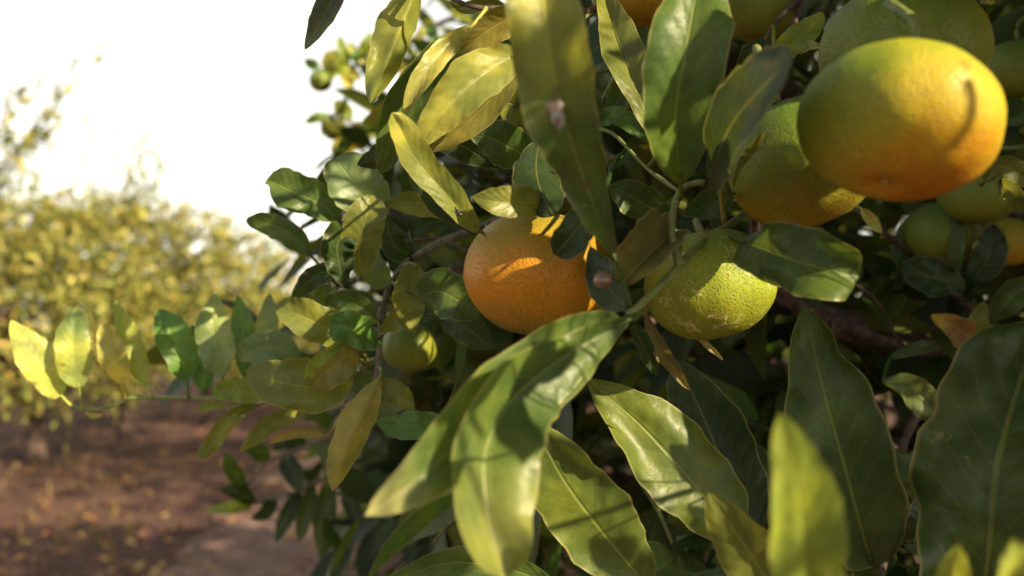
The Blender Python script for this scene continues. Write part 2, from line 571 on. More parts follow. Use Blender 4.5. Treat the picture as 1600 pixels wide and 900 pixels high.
def crown_mesh(name, shoots, rg, cols, wts, r0=0.0016):
    pos = np.vstack([s[1] for s in shoots]); ax = np.vstack([s[2] for s in shoots])
    nr = np.vstack([s[3] for s in shoots]); ln = np.hstack([s[4] for s in shoots])
    V, Q, uv, m = leaf_batch(pos, ax, nr, ln, rg)
    tint = np.repeat(palette(len(pos), rg, cols, wts), m, axis=0)
    tv, tq = twig_batch([s[0] for s in shoots], r0, r0 * 0.5)
    Q = np.vstack((Q, tq + len(V)))
    uv = np.vstack((uv, np.tile((0.5, 0.7), (len(tv), 1))))
    tint = np.vstack((tint, np.tile((0.07, 0.065, 0.03), (len(tv), 1))))
    return make_mesh(name, np.vstack((V, tv)), Q, uv, tint)


# ------------------------------------------------------------------ ground and path
def sheet(name, x0, x1, y0, y1, nx, ny, z, mat, rough=0.0, edge=None):
    xs = np.linspace(-1, 1, nx + 1); xs = np.sign(xs) * np.abs(xs) ** 2.2
    xs = (x0 + x1) / 2 + xs * (x1 - x0) / 2
    ys = y0 + (y1 - y0) * np.linspace(0, 1, ny + 1) ** 2.2
    X, Y = np.meshgrid(xs, ys, indexing='ij')
    Z = z + rough * (np.sin(X * 1.7 + Y * 0.6) + np.sin(Y * 2.3 - X * 0.9) + 0.6 * np.sin(X * 5.1 + 1) * np.sin(Y * 4.3))
    v = np.stack((X, Y, Z), -1).reshape(-1, 3)
    o = link(name, make_mesh(name, v, grid_quads(nx, ny)), mat)
    return tag(o, kind='structure')


M_SOIL = ground_material('soil', (0.066, 0.035, 0.034), (0.092, 0.052, 0.043), (0.19, 0.115, 0.068), (0.045, 0.024, 0.023))
M_PATH = ground_material('trodden_path', (0.15, 0.098, 0.090), (0.18, 0.122, 0.108), (0.22, 0.155, 0.13), (0.09, 0.055, 0.052))
def GZ(x, y): return 0.012 * (math.sin(x * 1.7 + y * 0.6) + math.sin(y * 2.3 - x * 0.9) + 0.6 * math.sin(x * 5.1 + 1) * math.sin(y * 4.3))
sheet('ground', -150, 150, -40, 260, 120, 120, 0.0, M_SOIL, 0.012)
pv, pq = [], []
NP = 90
for i in range(NP + 1):
    y = -3 + 33 * (i / NP) ** 1.6
    cx = -0.95 - 0.012 * y
    for j in range(7):
        x = cx + (j / 6 - 0.5) * (1.75 + 0.20 * math.sin(y * 2.1 + j) * (1 if j in (0, 6) else 0) + 0.12 * math.sin(y * 5.7 + 2 * j) * (1 if j in (0, 6) else 0))
        pv.append((x, y, GZ(x, y) + 0.006 + (0.008 if 0 < j < 6 else 0.0)))
path = link('path', make_mesh('path', np.array(pv), grid_quads(NP, 6)), M_PATH)
tag(path, kind='structure')

# dry leaves, clods and grass lying on the ground
rg = np.random.default_rng(5)
n = 3400
yy = 2.5 + 11 * rg.random(n) ** 1.3
xx = -0.30 * yy + rg.normal(0, 0.33, n) * yy * 0.75
pos = np.stack((xx, yy, np.array([GZ(a, b) for a, b in zip(xx, yy)]) + 0.022), 1)
th = rg.uniform(0, 6.28, n)
ax = unit(np.stack((np.cos(th), np.sin(th), rg.normal(0, 0.25, n)), 1))
nr = unit(np.stack((rg.normal(0, 0.35, n), rg.normal(0, 0.35, n), np.ones(n)), 1)); nr = unit(nr - ax * np.sum(ax * nr, 1, keepdims=True))
V, Q, uv, m = leaf_batch(pos, ax, nr, rg.uniform(0.04, 0.095, n), rg)
ti = np.repeat(palette(n, rg, [(0.30, 0.17, 0.07), (0.16, 0.085, 0.05), (0.36, 0.27, 0.12), (0.09, 0.05, 0.04)], [3, 4, 2, 3]), m, axis=0)
o = link('fallen_leaves', make_mesh('fallen_leaves', V, Q, uv, ti), M_MASS)
tag(o, 'dry brown fallen leaves scattered over the reddish soil', 'leaf litter', kind='stuff')
n = 120
yy = 4.5 + 8 * rg.random(n) ** 1.2
xx = -0.46 * yy - np.abs(rg.normal(0, 0.10, n)) * yy + 0.2
pos = np.stack((xx, yy, np.array([GZ(a, b) for a, b in zip(xx, yy)]) - 0.01), 1)
ax = unit(np.stack((rg.normal(0, 0.35, n), rg.normal(0, 0.35, n), np.ones(n)), 1))
nr = unit(np.cross(ax, rg.normal(size=(n, 3))))
V, Q, uv, m = leaf_batch(pos, ax, nr, rg.uniform(0.06, 0.20, n), rg)
Vr = V.reshape(n, m, 3); c = Vr.mean(axis=1, keepdims=True)
lat = Vr - (pos[:, None] + ax[:, None] * np.sum((Vr - pos[:, None]) * ax[:, None], 2, keepdims=True))
V = (Vr - lat * 0.86).reshape(-1, 3)
ti = np.repeat(palette(n, rg, [(0.36, 0.25, 0.10), (0.20, 0.16, 0.06), (0.07, 0.12, 0.03)], [4, 3, 2]), m, axis=0)
o = link('dry_grass', make_mesh('dry_grass', V, Q, uv, ti), M_MASS)
tag(o, 'straw coloured dry grass and weeds at the foot of the sunlit tree row', 'grass', kind='stuff')

# ------------------------------------------------------------------ orchard trees across the path and further down the row
FAR_COLS = [(0.26, 0.28, 0.075), (0.37, 0.35, 0.11), (0.46, 0.40, 0.15), (0.085, 0.115, 0.035)]
FAR_W = [5, 3.2, 1.3, 4.5]


def far_crown(name, rx, rz, zc, nsh, seed, wisps=10, cols=FAR_COLS, wts=FAR_W, leaf=0.075):
    rg = np.random.default_rng(seed)
    lob = []
    for k in range(16):
        th = rg.uniform(0, 6.28); ph = math.asin(rg.uniform(-0.85, 0.95))
        lob.append((unit(np.array((math.cos(th) * math.cos(ph), math.sin(th) * math.cos(ph), math.sin(ph)))), rg.uniform(0.20, 0.60)))
    sh = []
    for k in range(nsh):
        d = unit(rg.normal(size=3))
        bump = 0.70 + sum(a * max(0, np.dot(d, q)) ** 10 for q, a in lob)
        rr = bump * rg.uniform(0.45, 1.0) ** 0.5
        o = d * rr * np.array((rx, rx, rz)) + np.array((0, 0, zc))
        if o[2] < 0.80 + 0.16 * math.sin(4 * d[0] + 3 * d[1]): continue
        dirv = d + np.array((0, 0, 0.35)) + rg.normal(size=3) * 0.35
        sh.append(shoot_frames(o, dirv, rg, rg.uniform(0.16, 0.30), 9, leaf))
    for k in range(wisps):                     # long water shoots standing out of the crown
        th = rg.uniform(0, 6.28); r0 = rg.uniform(0, 0.7) * rx
        o = np.array((math.cos(th) * r0, math.sin(th) * r0, zc + rz * 0.75))
        d = unit(np.array((rg.normal(0, 0.35), rg.normal(0, 0.35), 1)))
        for s in range(5):
            sh.append(shoot_frames(o, d + rg.normal(size=3) * 0.18, rg, 0.24, 7, leaf))
            o = o + d * 0.15
    return crown_mesh(name, sh, rg, cols, wts, 0.004)


def far_trunk(name, h, seed):
    rg = np.random.default_rng(seed)
    parts = [tube(spline([(0, 0, -0.05), (0.03, 0.02, 0.35), (-0.02, 0.03, 0.7)], 8), np.linspace(0.085, 0.065, 8), 9, 0.06, seed)]
    for k in range(6):
        th = k * 1.05 + rg.uniform(0, 0.5)
        e = np.array((math.cos(th) * h * 0.33, math.sin(th) * h * 0.33, h * rg.uniform(0.55, 0.8)))
        parts.append(tube(spline([(-0.02, 0.03, 0.60), e * 0.45 + np.array((0, 0, 0.25)), e], 9), np.linspace(0.045, 0.012, 9), 7, 0.05, k))
    v, f = merge(parts)
    return make_mesh(name, v, f)


crowns = [far_crown('crown', 1.15, 1.10, 1.25, 1450, 21, 7, leaf=0.070), far_crown('crown', 1.25, 1.0, 1.15, 1450, 22, 3, leaf=0.070), far_crown('crown', 1.0, 1.25, 1.4, 1200, 23, 14, leaf=0.070)]
trunks = [far_trunk('trunk', 2.2, 31), far_trunk('trunk', 2.0, 32), far_trunk('trunk', 2.5, 33)]


def far_tree(x, y, var, sc, rot, label, group):
    t = tag(bpy.data.objects.new('citrus_tree', None), label, 'tree', group)
    COL.objects.link(t)
    t.location = (x, y, GZ(x, y)); t.rotation_euler = (0, 0, rot); t.scale = (sc[0], sc[0], sc[1])
    WORLD[t.name] = tuple(t.location)
    link('trunk', trunks[var], M_BARK, t)
    c = link('crown', crowns[var], M_MASS, t)
    c['kind'] = 'stuff'
    return t


def gx(px, d): return (px - 800) / FPX * d
G1 = 'trees across the path'
T0 = far_tree(gx(-130, 6.3), 6.3, 2, (1.0, 1.0), 0.0, 'tall sunlit citrus tree with long thin shoots against the white sky', G1)
far_tree(gx(60, 8.0), 8.0, 1, (1.1, 1.06), 1.2, 'broad yellow-green citrus tree beside the tall one with thin shoots', G1)
T2 = far_tree(gx(195, 8.6), 8.6, 0, (1.0, 1.16), 0.0, 'pointed sunlit citrus tree whose top stands above its row', G1)
far_tree(gx(330, 11.0), 11.0, 1, (1.1, 1.02), 3.1, 'low rounded citrus tree in the sunlit row beyond the pointed one', G1)
def long_shoots(t, lines, d, seed):
    """thin leafy water shoots of a far tree, standing out against the sky"""
    rg = np.random.default_rng(seed)
    base = np.array(t.location); zs = np.array((1, 1, 1 / t.scale[2]))
    for ln in lines:
        c = spline([(P(x, y, d) - base) * zs for x, y in ln], 9)
        sh = []
        for k in range(1, 9):
            for q_ in range(2):
                sh.append(shoot_frames(c[k - 1] + (c[k] - c[k - 1]) * q_ * 0.5, (c[k] - c[k - 1]) / np.linalg.norm(c[k] - c[k - 1]) + rg.normal(size=3) * 0.5, rg, 0.12, 4, 0.085))
        me = crown_mesh('branch', sh, rg, FAR_COLS, FAR_W, 0.003)
        o = link('foliage', me, M_MASS, t); o['kind'] = 'stuff'
        tv_, tf_ = tube(c, np.linspace(0.010, 0.003, 9), 6)
        link('branch', make_mesh('branch', tv_, tf_), M_BARK, t)


long_shoots(T0, [[(-60, 330), (20, 240), (70, 170), (110, 110), (150, 65)], [(-60, 330), (10, 250), (50, 215), (90, 165), (105, 145)], [(-60, 300), (-10, 220), (10, 160), (25, 140)], [(-40, 330), (20, 240), (60, 225), (80, 205)]], 5.6, 3)
T2.scale = (1.0, 1.0, 1.16)
long_shoots(T2, [[(175, 380), (190, 320), (205, 270), (235, 232)], [(190, 360), (215, 310), (235, 285), (250, 265)], [(120, 380), (90, 330), (60, 290), (40, 265)]], 8.3, 4)
for px, d, v, s, r in ((405, 13.6, 0, 0.92, 4.0), (452, 16.5, 1, 0.95, 5.0), (500, 20, 0, 0.95, 0.6), (545, 24, 1, 1.0, 2.4)):
    far_tree(gx(px, d), d, v, (s, s * 0.93), r, 'small far citrus tree at the end of the sunlit row', 'far trees at the row end')
for px, d, v, s, r in ((60, 14, 1, 1.05, 1.4), (190, 16, 0, 1.0, 3.4), (300, 18.5, 1, 0.95, 5.2)):
    far_tree(gx(px, d), d, v, (s, s), r, 'citrus tree of the second row, half hidden by the sunlit trees', 'second row of trees')
for x, y, v, s, r in ((1.75, 5.0, 1, 1.2, 0.8), (1.75, 8.2, 0, 1.2, 2.8), (1.7, 11.4, 1, 1.2, 4.4), (1.7, 14.6, 0, 1.2, 1.0)):
    far_tree(x, y, v, (s, s * 1.45), r, 'citrus tree further down the row, behind the fruiting branches', 'trees further down the near row')

# ------------------------------------------------------------------ the fruiting tree beside the camera
tree = tag(bpy.data.objects.new('citrus_tree', None), 'large citrus tree with mandarins, its leafy branches close at hand', 'tree')
COL.objects.link(tree)
TREE_AT = np.array((1.30, 1.55, 0.0))
tree.location = tuple(TREE_AT)
WORLD[tree.name] = tuple(TREE_AT)
tv, tf = tube(spline([(0, 0, -0.05), (0.03, -0.02, 0.25), (-0.03, 0.02, 0.55), (0.0, 0, 0.75)], 12), np.linspace(0.10, 0.075, 12), 12, 0.05, 3)
child('trunk', make_mesh('trunk', tv, tf), M_BARK, tree, TREE_AT)


def limb(a, b, r0, r1, sag=0.1, seed=0):
    a, b = np.asarray(a, float), np.asarray(b, float)
    rg_ = np.random.default_rng(seed)
    m1 = a * 0.65 + b * 0.35 + np.array((0, 0, sag)) + rg_.normal(0, 0.03, 3)
    m2 = a * 0.3 + b * 0.7 + np.array((0, 0, sag * 0.8)) + rg_.normal(0, 0.03, 3)
    c = spline([a, m1, m2, b], 22)
    v, f = tube(c, np.linspace(r0, r1, 22), 9, 0.05, seed)
    return child('branch', make_mesh('branch', v - c[0], f), M_BARK, tree, c[0])


FORK = TREE_AT + np.array((0, 0, 0.70))
LIMBS = {
    'fruit': limb(FORK, P(1290, 500, 0.62), 0.045, 0.011, 0.10, 1),
    'left': limb(FORK, P(700, 430, 0.85), 0.040, 0.010, 0.05, 2),
    'top': limb(FORK, P(900, -60, 0.75), 0.045, 0.010, 0.15, 3),
    'low': limb(FORK, P(700, 700, 1.25), 0.040, 0.010, 0.02, 4),
    'right': limb(FORK, P(1750, 350, 0.60), 0.040, 0.010, 0.10, 5),
    'back': limb(FORK, TREE_AT + np.array((0.5, 0.8, 1.9)), 0.045, 0.012, 0.1, 6),
    'up': limb(FORK, TREE_AT + np.array((-0.2, -0.3, 2.1)), 0.045, 0.012, 0.1, 7),
    'side': limb(FORK, TREE_AT + np.array((1.0, -0.6, 1.3)), 0.040, 0.012, 0.1, 8),
}

# ---- twigs near the camera (each carries its leaves)
b_front = twig(tree, [(1195, 300, .44), (1150, 345, .385), (1100, 375, .355), (1060, 418, .335), (1012, 466, .318), (984, 492, .310)], (6, 7), M_TWIG)
b_up = twig(tree, [(1062, 416, .334), (1050, 360, .335), (1062, 300, .335), (1100, 285, .33), (1135, 300, .34)], (7, 4), M_TWIG)
b_yellow = twig(tree, [(1132, 352, .38), (1128, 290, .37), (1150, 245, .36), (1190, 200, .37), (1215, 130, .40)], (4, 3), M_YTWIG)
b_main = twig(tree, [(1290, 500, .62), (1235, 470, .58), (1190, 400, .50), (1180, 330, .46), (1195, 300, .44)], (13, 8), M_BARK)
b_dark = twig(tree, [(1700, 640, .75), (1560, 560, .68), (1420, 545, .64), (1300, 500, .62), (1205, 465, .60), (1120, 470, .63)], (14, 8), M_BARK)
b_dark2 = twig(tree, [(1330, 320, .60), (1390, 370, .60), (1470, 440, .62), (1560, 520, .66), (1680, 610, .72)], (4, 9), M_BARK)
b_red = twig(tree, [(1330, 440, .58), (1370, 470, .58), (1402, 528, .60), (1420, 546, .64)], (2.2, 3), M_BARK)
b_low = twig(tree, [(1375, 905, .40), (1400, 800, .47), (1410, 700, .55), (1440, 640, .60), (1500, 575, .66)], (5, 8), M_BARK)
b_bottom = twig(tree, [(1375, 905, .40), (1300, 945, .38), (1180, 935, .37), (1020, 925, .38), (860, 930, .38)], (5, 3), M_TWIG)
b_topl = twig(tree, [(1010, -120, .55), (960, -30, .46), (930, 14, .41), (880, 16, .40), (830, 12, .395), (745, 12, .39), (690, -10, .39), (640, -30, .39)], (8, 4), M_BARK)
b_topl2 = twig(tree, [(930, 14, .41), (870, 60, .39), (825, 90, .38), (812, 84, .375)], (4, 3), M_TWIG)
b_topr = twig(tree, [(1330, -90, .55), (1270, -20, .45), (1220, 25, .42), (1185, 75, .41), (1160, 72, .41)], (7, 3), M_BARK)
b_topr2 = twig(tree, [(1255, -5, .44), (1235, 60, .41), (1222, 105, .40), (1215, 130, .40)], (5, 2.5), M_BARK)
b_left = twig(tree, [(900, 300, .66), (800, 335, .58), (735, 362, .53), (690, 378, .52), (640, 408, .52), (612, 440, .52), (598, 480, .52)], (9, 5), M_GTWIG)
b_left2 = twig(tree, [(598, 480, .52), (594, 530, .515), (590, 580, .51), (575, 620, .515), (520, 640, .53)], (6, 3), M_GTWIG)
b_left3 = twig(tree, [(740, 400, .56), (690, 375, .545), (640, 378, .535), (590, 385, .53), (560, 432, .52), (530, 450, .52), (505, 475, .52)], (4, 2.5), M_GTWIG)
b_sprig = twig(tree, [(592, 560, .515), (550, 580, .525), (480, 605, .54), (410, 622, .555), (335, 623, .565), (270, 622, .57), (205, 622, .575), (165, 638, .575), (130, 640, .575), (100, 628, .575)], (5.5, 3.2), M_TWIG)
b_mid = twig(tree, [(960, 250, .50), (900, 210, .47), (850, 240, .45), (830, 252, .44)], (5, 3), M_GTWIG)
b_ctr = twig(tree, [(1062, 300, .335), (1010, 262, .37), (960, 210, .40), (930, 190, .42), (960, 120, .44), (1000, 60, .48)], (3, 3), M_TWIG)
b_right = twig(tree, [(1690, 330, .50), (1620, 285, .44), (1560, 265, .41), (1530, 290, .41)], (8, 5), M_TWIG)
b_spray = twig(tree, [(760, 640, 1.25), (680, 670, 1.15), (620, 690, 1.10), (545, 725, 1.05), (470, 765, 1.02), (400, 785, 1.0), (370, 790, 1.0)], (7, 3), M_GTWIG)
b_spray2 = twig(tree, [(620, 690, 1.10), (560, 660, 1.05), (500, 690, 1.02), (420, 720, 1.0), (385, 760, 1.0)], (5, 3), M_GTWIG)
b_far = twig(tree, [(760, 10, 1.35), (680, 40, 1.32), (600, 90, 1.30), (540, 105, 1.28), (500, 110, 1.27)], (5, 2.5), M_GTWIG)
b_far2 = twig(tree, [(740, 150, 1.35), (660, 185, 1.30), (600, 198, 1.28), (560, 195, 1.27), (525, 180, 1.27)], (4, 2.5), M_GTWIG)

# ---- leaves near the camera
LIGHTER = (b_left, b_left2, b_left3, b_sprig)     # twigs whose darker leaf tints are raised
H = hero_leaf
# the spray hanging in front
H(b_front, [(972, 500, .308), (880, 548, .292), (765, 644, .268), (672, 732, .253), (570, 806, .243)], 118, (0.064, 0.104, 0.026), roll=12, fold=10, wave=.10, kw=1.6, q=.70, p=.6, pet=(988, 488, .311), tip=((0.30, 0.29, 0.11), 0.82))
H(b_front, [(982, 500, .306), (895, 548, .292), (806, 618, .274), (760, 700, .259), (762, 800, .250), (788, 905, .245)], 126, (0.064, 0.104, 0.026), roll=25, fold=30, wave=.15, kw=2.4, q=.40, p=.75, pet=(990, 490, .311), tip=((0.13, 0.16, 0.045), 0.72))  # tip tint stands in for the sunlit edge strips
H(b_front, [(966, 418, .305), (930, 325, .288), (893, 220, .275), (862, 95, .265), (850, -30, .262), (845, -90, .262)], 116, GREEN, roll=8, fold=18, wave=.24, kw=3.3, p=1.15, q=.5, pet=(985, 480, .311), tip=((0.17, 0.20, 0.045), 0.50))  # upper half tinted lighter, as if sunlit
H(b_up, [(1064, 290, .330), (1056, 180, .318), (1074, 70, .312), (1100, -70, .315)], 122, (0.058, 0.105, 0.022), roll=-8, fold=20, wave=.08, p=.7, q=.6, pet=(1061, 310, .335))
H(b_up, [(1104, 285, .325), (1140, 200, .285), (1190, 138, .262), (1240, 92, .250)], 84, (0.022, 0.036, 0.012), roll=58, fold=4, wave=.10, q=.5, pet=(1100, 292, .332))
H(b_up, [(1150, 300, .345), (1175, 250, .33), (1192, 205, .325)], 34, OLIVE, roll=20, fold=12, pet=(1135, 300, .34))
H(b_front, [(1158, 377, .345), (1225, 402, .322), (1290, 420, .312), (1342, 432, .312)], 104, GREEN, roll=6, fold=22, wave=.22, kw=1.7, p=.62, q=.45, pet=(1125, 362, .368))
# bottom, in focus
H(b_bottom, [(1150, 845, .372), (1100, 775, .378), (1005, 668, .385), (914, 590, .392)], 128, (0.078, 0.112, 0.018), roll=-16, fold=9, wave=.07, p=.6, q=.95, pet=(1180, 935, .37))
H(b_bottom, [(1185, 835, .405), (1140, 745, .412), (1098, 650, .42), (1058, 562, .43)], 124, GREEN_D, roll=-14, fold=-7, wave=.07, p=.65, q=.75, pet=(1180, 935, .37))
H(b_bottom, [(1012, 915, .375), (945, 835, .365), (885, 755, .358), (835, 665, .352)], 128, (0.080, 0.112, 0.022), roll=10, fold=8, wave=.05, p=.62, q=.6, pet=(1020, 925, .38))
H(b_bottom, [(1245, 980, .32), (1190, 890, .305), (1145, 825, .30), (1106, 770, .298)], 94, OLIVE, roll=18, fold=12, wave=.05, p=.7, q=.7, pet=(1240, 942, .374))
H(b_bottom, [(1262, 985, .215), (1258, 880, .205), (1246, 760, .2), (1218, 645, .198)], 112, YGREEN, roll=-18, fold=22, wave=.10, kw=2, p=.6, q=.72, pet=(1255, 1045, .30))
H(b_low, [(1364, 885, .375), (1344, 820, .366), (1316, 715, .36), (1282, 590, .362), (1258, 476, .372)], 150, (0.042, 0.074, 0.018), roll=-6, fold=16, wave=.20, kw=2.0, rough=1.7, p=.68, q=.88, pet=(1378, 905, .40), bite=(1, .80, .05, .25))
H(b_low, [(1532, 960, .345), (1545, 860, .335), (1560, 720, .335), (1600, 580, .345), (1640, 510, .355)], 228, (0.042, 0.072, 0.018), roll=6, fold=14, wave=.12, kw=3.2, rough=2.0, p=.62, q=.7, pet=(1480, 985, .38))
H(b_low, [(1452, 885, .385), (1468, 830, .378), (1486, 785, .376), (1497, 752, .378)], 74, GREEN_D, roll=-10, fold=30, wave=.08, q=.5, pet=(1402, 880, .42))
H(b_low, [(1482, 935, .235), (1490, 890, .222), (1497, 850, .216)], 52, (0.28, 0.33, 0.06), roll=-10, fold=14, pet=(1440, 985, .32))
H(b_low, [(1602, 975, .205), (1595, 905, .195), (1583, 842, .190)], 88, (0.28, 0.33, 0.06), roll=-16, fold=10, pet=(1600, 1040, .27))
H(b_bottom, [(868, 915, .372), (790, 888, .362), (700, 880, .358), (596, 912, .36)], 52, GREEN, roll=24, fold=10, wave=.05, pet=(880, 928, .38))
H(b_low, [(1396, 858, .44), (1380, 810, .445), (1372, 765, .455)], 46, OLIVE, roll=16, fold=14, pet=(1400, 880, .42))
H(b_low, [(1404, 790, .475), (1398, 745, .48), (1402, 700, .49)], 56, GREEN, roll=8, fold=10, pet=(1404, 800, .47))
H(b_low, [(1412, 760, .50), (1436, 740, .50), (1455, 700, .505)], 60, GREEN_D, roll=-12, fold=10, pet=(1405, 780, .49))
H(b_low, [(1410, 850, .43), (1440, 830, .42), (1456, 760, .42)], 60, GREEN_D, roll=-12, fold=14, pet=(1398, 830, .455))
# behind and around the fruit
H(b_front, [(978, 485, .315), (952, 450, .335), (935, 420, .345), (922, 385, .35)], 60, GREEN_D, roll=16, fold=10, pet=(988, 488, .312))
H(b_ctr, [(938, 312, .330), (905, 352, .325), (882, 382, .325), (866, 398, .328)], 56, GREEN_D, roll=12, fold=16, q=.5, pet=(955, 260, .385))
H(b_mid, [(852, 318, .362), (812, 316, .352), (770, 314, .348), (737, 308, .348)], 52, OLIVE, roll=-10, fold=14, wave=.08, pet=(870, 240, .45))
H(b_mid, [(842, 222, .40), (838, 262, .375), (848, 305, .36), (866, 338, .355)], 72, GREEN_D, roll=10, fold=-14, q=.5, pet=(850, 238, .45))
H(b_ctr, [(952, 290, .37), (985, 306, .37), (1020, 326, .372), (1050, 344, .375)], 58, GREEN, roll=-6, fold=8, pet=(978, 235, .39))
H(b_front, [(1056, 360, .345), (1028, 385, .338), (998, 415, .334), (966, 448, .332)], 70, (0.10, 0.10, 0.03), roll=-12, fold=58, wave=.16, kw=3, p=.5, q=.5, pet=(1060, 410, .335), mat=M_DRY)
H(b_front, [(984, 500, .325), (1000, 530, .335), (1014, 560, .345), (1029, 587, .355)], 26, GREEN_D, roll=24, fold=20, pet=(988, 490, .312))
H(b_front, [(1008, 490, .33), (1034, 545, .345), (1058, 580, .355), (1078, 610, .36)], 24, (0.12, 0.105, 0.035), roll=-18, fold=30, pet=(1010, 470, .32), mat=M_DRY)
H(b_front, [(1080, 515, .375), (1100, 534, .372), (1116, 549, .37), (1130, 563, .37)], 10, GOLD, roll=-10, fold=20, mat=M_DRY)
H(b_main, [(1185, 385, .49), (1120, 410, .45), (1060, 440, .43)], 60, GREEN_D, roll=10, fold=12, pet=(1188, 395, .50))
# top centre
H(b_ctr, [(1028, 225, .372), (1000, 150, .375), (965, 70, .385), (940, -20, .40)], 62, OLIVE, roll=-16, fold=34, wave=.10, pet=(1010, 262, .37))
H(b_ctr, [(940, 195, .415), (990, 120, .41), (1005, 65, .41), (968, 38, .415)], 44, GREEN, roll=10, fold=30, pet=(930, 190, .42))
H(b_ctr, [(930, 190, .418), (962, 182, .40), (1000, 205, .395), (1018, 225, .40)], 30, GREEN_B, roll=10, fold=24, pet=(932, 190, .42))
H(b_ctr, [(930, 195, .418), (922, 155, .41), (915, 120, .41)], 34, GREEN, roll=-14, fold=18, pet=(930, 190, .42))
H(b_topr, [(1218, 100, .40), (1236, 70, .39), (1272, 40, .388), (1284, 18, .39)], 40, YGREEN, roll=12, fold=22, pet=(1208, 40, .415))
H(b_topr2, [(1232, 80, .40), (1262, 72, .385), (1284, 72, .38)], 20, YELLOW, roll=10, fold=14, pet=(1235, 60, .41))
H(b_topr, [(1190, 60, .41), (1170, 110, .41), (1165, 150, .415)], 46, GREEN_D, roll=12, fold=16, pet=(1185, 75, .41))
H(b_yellow, [(1150, 300, .40), (1110, 318, .405), (1070, 335, .41)], 46, GREEN, roll=8, fold=16, pet=(1130, 300, .375))
H(b_yellow, [(1190, 225, .38), (1178, 262, .362), (1160, 300, .352)], 30, YGREEN, roll=22, fold=16, pet=(1188, 205, .37))
# top left
H(b_topl, [(560, -70, .405), (528, -20, .41), (502, 32, .415), (476, 78, .42)], 38, (0.05, 0.07, 0.045), roll=-18, fold=18, pet=(640, -32, .39))
H(b_topl, [(655, -28, .405), (628, 40, .402), (602, 105, .400), (578, 162, .400)], 60, (0.165, 0.19, 0.042), roll=16, fold=-40, wave=.10, p=.55, q=.75, pet=(660, -24, .39))
H(b_topl, [(742, 52, .392), (672, 105, .392), (622, 180, .392), (594, 272, .395)], 64, GREEN, roll=26, fold=14, wave=.08, p=.5, q=.55, pet=(760, 12, .39))
H(b_topl, [(738, 40, .385), (694, 80, .375), (655, 130, .37), (630, 188, .372)], 36, YELLOW, roll=-14, fold=20, wave=.08, pet=(760, 12, .39))
H(b_topl2, [(808, 84, .372), (748, 122, .362), (692, 178, .358), (650, 236, .36)], 76, (0.185, 0.205, 0.050), roll=-8, fold=28, wave=.12, p=.6, q=.85, pet=(815, 82, .375))
H(b_topl2, [(818, 96, .385), (772, 150, .388), (720, 200, .39), (668, 238, .392)], 48, (0.13, 0.125, 0.03), roll=24, fold=12, wave=.06, pet=(815, 84, .376))
H(b_topl, [(832, 20, .392), (788, 32, .392), (748, 58, .392), (710, 92, .396)], 52, (0.13, 0.12, 0.03), roll=18, fold=18, pet=(830, 12, .395))
H(b_topl, [(800, 14, .40), (760, 6, .40), (725, 12, .40), (700, 2, .40)], 22, OLIVE, roll=10, fold=20, pet=(810, 12, .395))
H(b_left, [(748, 362, .362), (700, 306, .352), (652, 250, .345), (628, 205, .338), (612, 176, .332)], 50, OLIVE, roll=-12, fold=22, wave=.04, p=.5, q=.35, pet=(760, 352, .54), tip=((0.27, 0.28, 0.06), 0.66))  # sunlight on the curled end is put into the tip tint
H(b_left, [(720, 352, .395), (680, 310, .39), (640, 262, .388)], 34, GREEN_D, roll=30, fold=14, pet=(740, 360, .53))
H(b_topl, [(640, 240, .405), (612, 236, .40), (582, 250, .40), (558, 258, .402)], 38, GREEN_D, roll=10, fold=-16, pet=(650, 200, .41))
H(b_mid, [(836, 252, .438), (800, 232, .43), (765, 215, .425), (734, 212, .425)], 70, GREEN, roll=-6, fold=8, pet=(850, 240, .45))
H(b_mid, [(850, 200, .45), (820, 170, .44), (780, 160, .435), (750, 180, .435)], 60, OLIVE, roll=8, fold=12, pet=(880, 215, .46))
H(b_mid, [(770, 260, .45), (730, 232, .44), (690, 218, .44), (655, 216, .445)], 44, GREEN_D, roll=14, fold=12, pet=(836, 252, .445))
H(b_mid, [(830, 130, .45), (800, 150, .44), (760, 200, .44)], 44, GREEN, roll=-14, fold=12, pet=(900, 205, .47))
# cluster left of the orange fruit
H(b_left3, [(532, 345, .495), (500, 318, .49), (460, 300, .488), (417, 280, .49)], 62, GREEN, roll=-8, fold=14, wave=.16, q=.38, p=.6, pet=(555, 425, .52), bite=(-1, .93, .06, .6))
H(b_left3, [(486, 400, .515), (462, 372, .512), (428, 352, .512), (384, 344, .515)], 38, GREEN, roll=12, fold=14, p=.6, q=.6, pet=(530, 448, .52))
H(b_left3, [(598, 345, .50), (570, 308, .492), (545, 275, .49), (524, 246, .492)], 84, BLUISH, roll=-10, fold=14, wave=.10, p=.6, q=.5, pet=(600, 384, .53))
H(b_left3, [(562, 432, .49), (562, 390, .478), (570, 350, .472), (584, 305, .475)], 64, OLIVE, roll=8, fold=10, wave=.06, q=.5, pet=(560, 434, .52))
H(b_left3, [(538, 445, .48), (530, 410, .475), (528, 380, .472), (548, 350, .475)], 54, GREEN_D, roll=-8, fold=18, wave=.28, kw=4, q=.4, pet=(545, 445, .52))
H(b_left3, [(532, 416, .49), (505, 424, .488), (482, 440, .488), (456, 468, .49)], 34, GREEN_D, roll=10, fold=14, pet=(542, 445, .52))
H(b_left, [(735, 340, .50), (690, 322, .495), (640, 316, .492), (598, 318, .495)], 40, OLIVE, roll=14, fold=12, pet=(745, 358, .53))
H(b_left, [(640, 400, .51), (618, 385, .50), (606, 360, .498), (604, 335, .50)], 42, GREEN_D, roll=-18, fold=10, pet=(640, 408, .52))
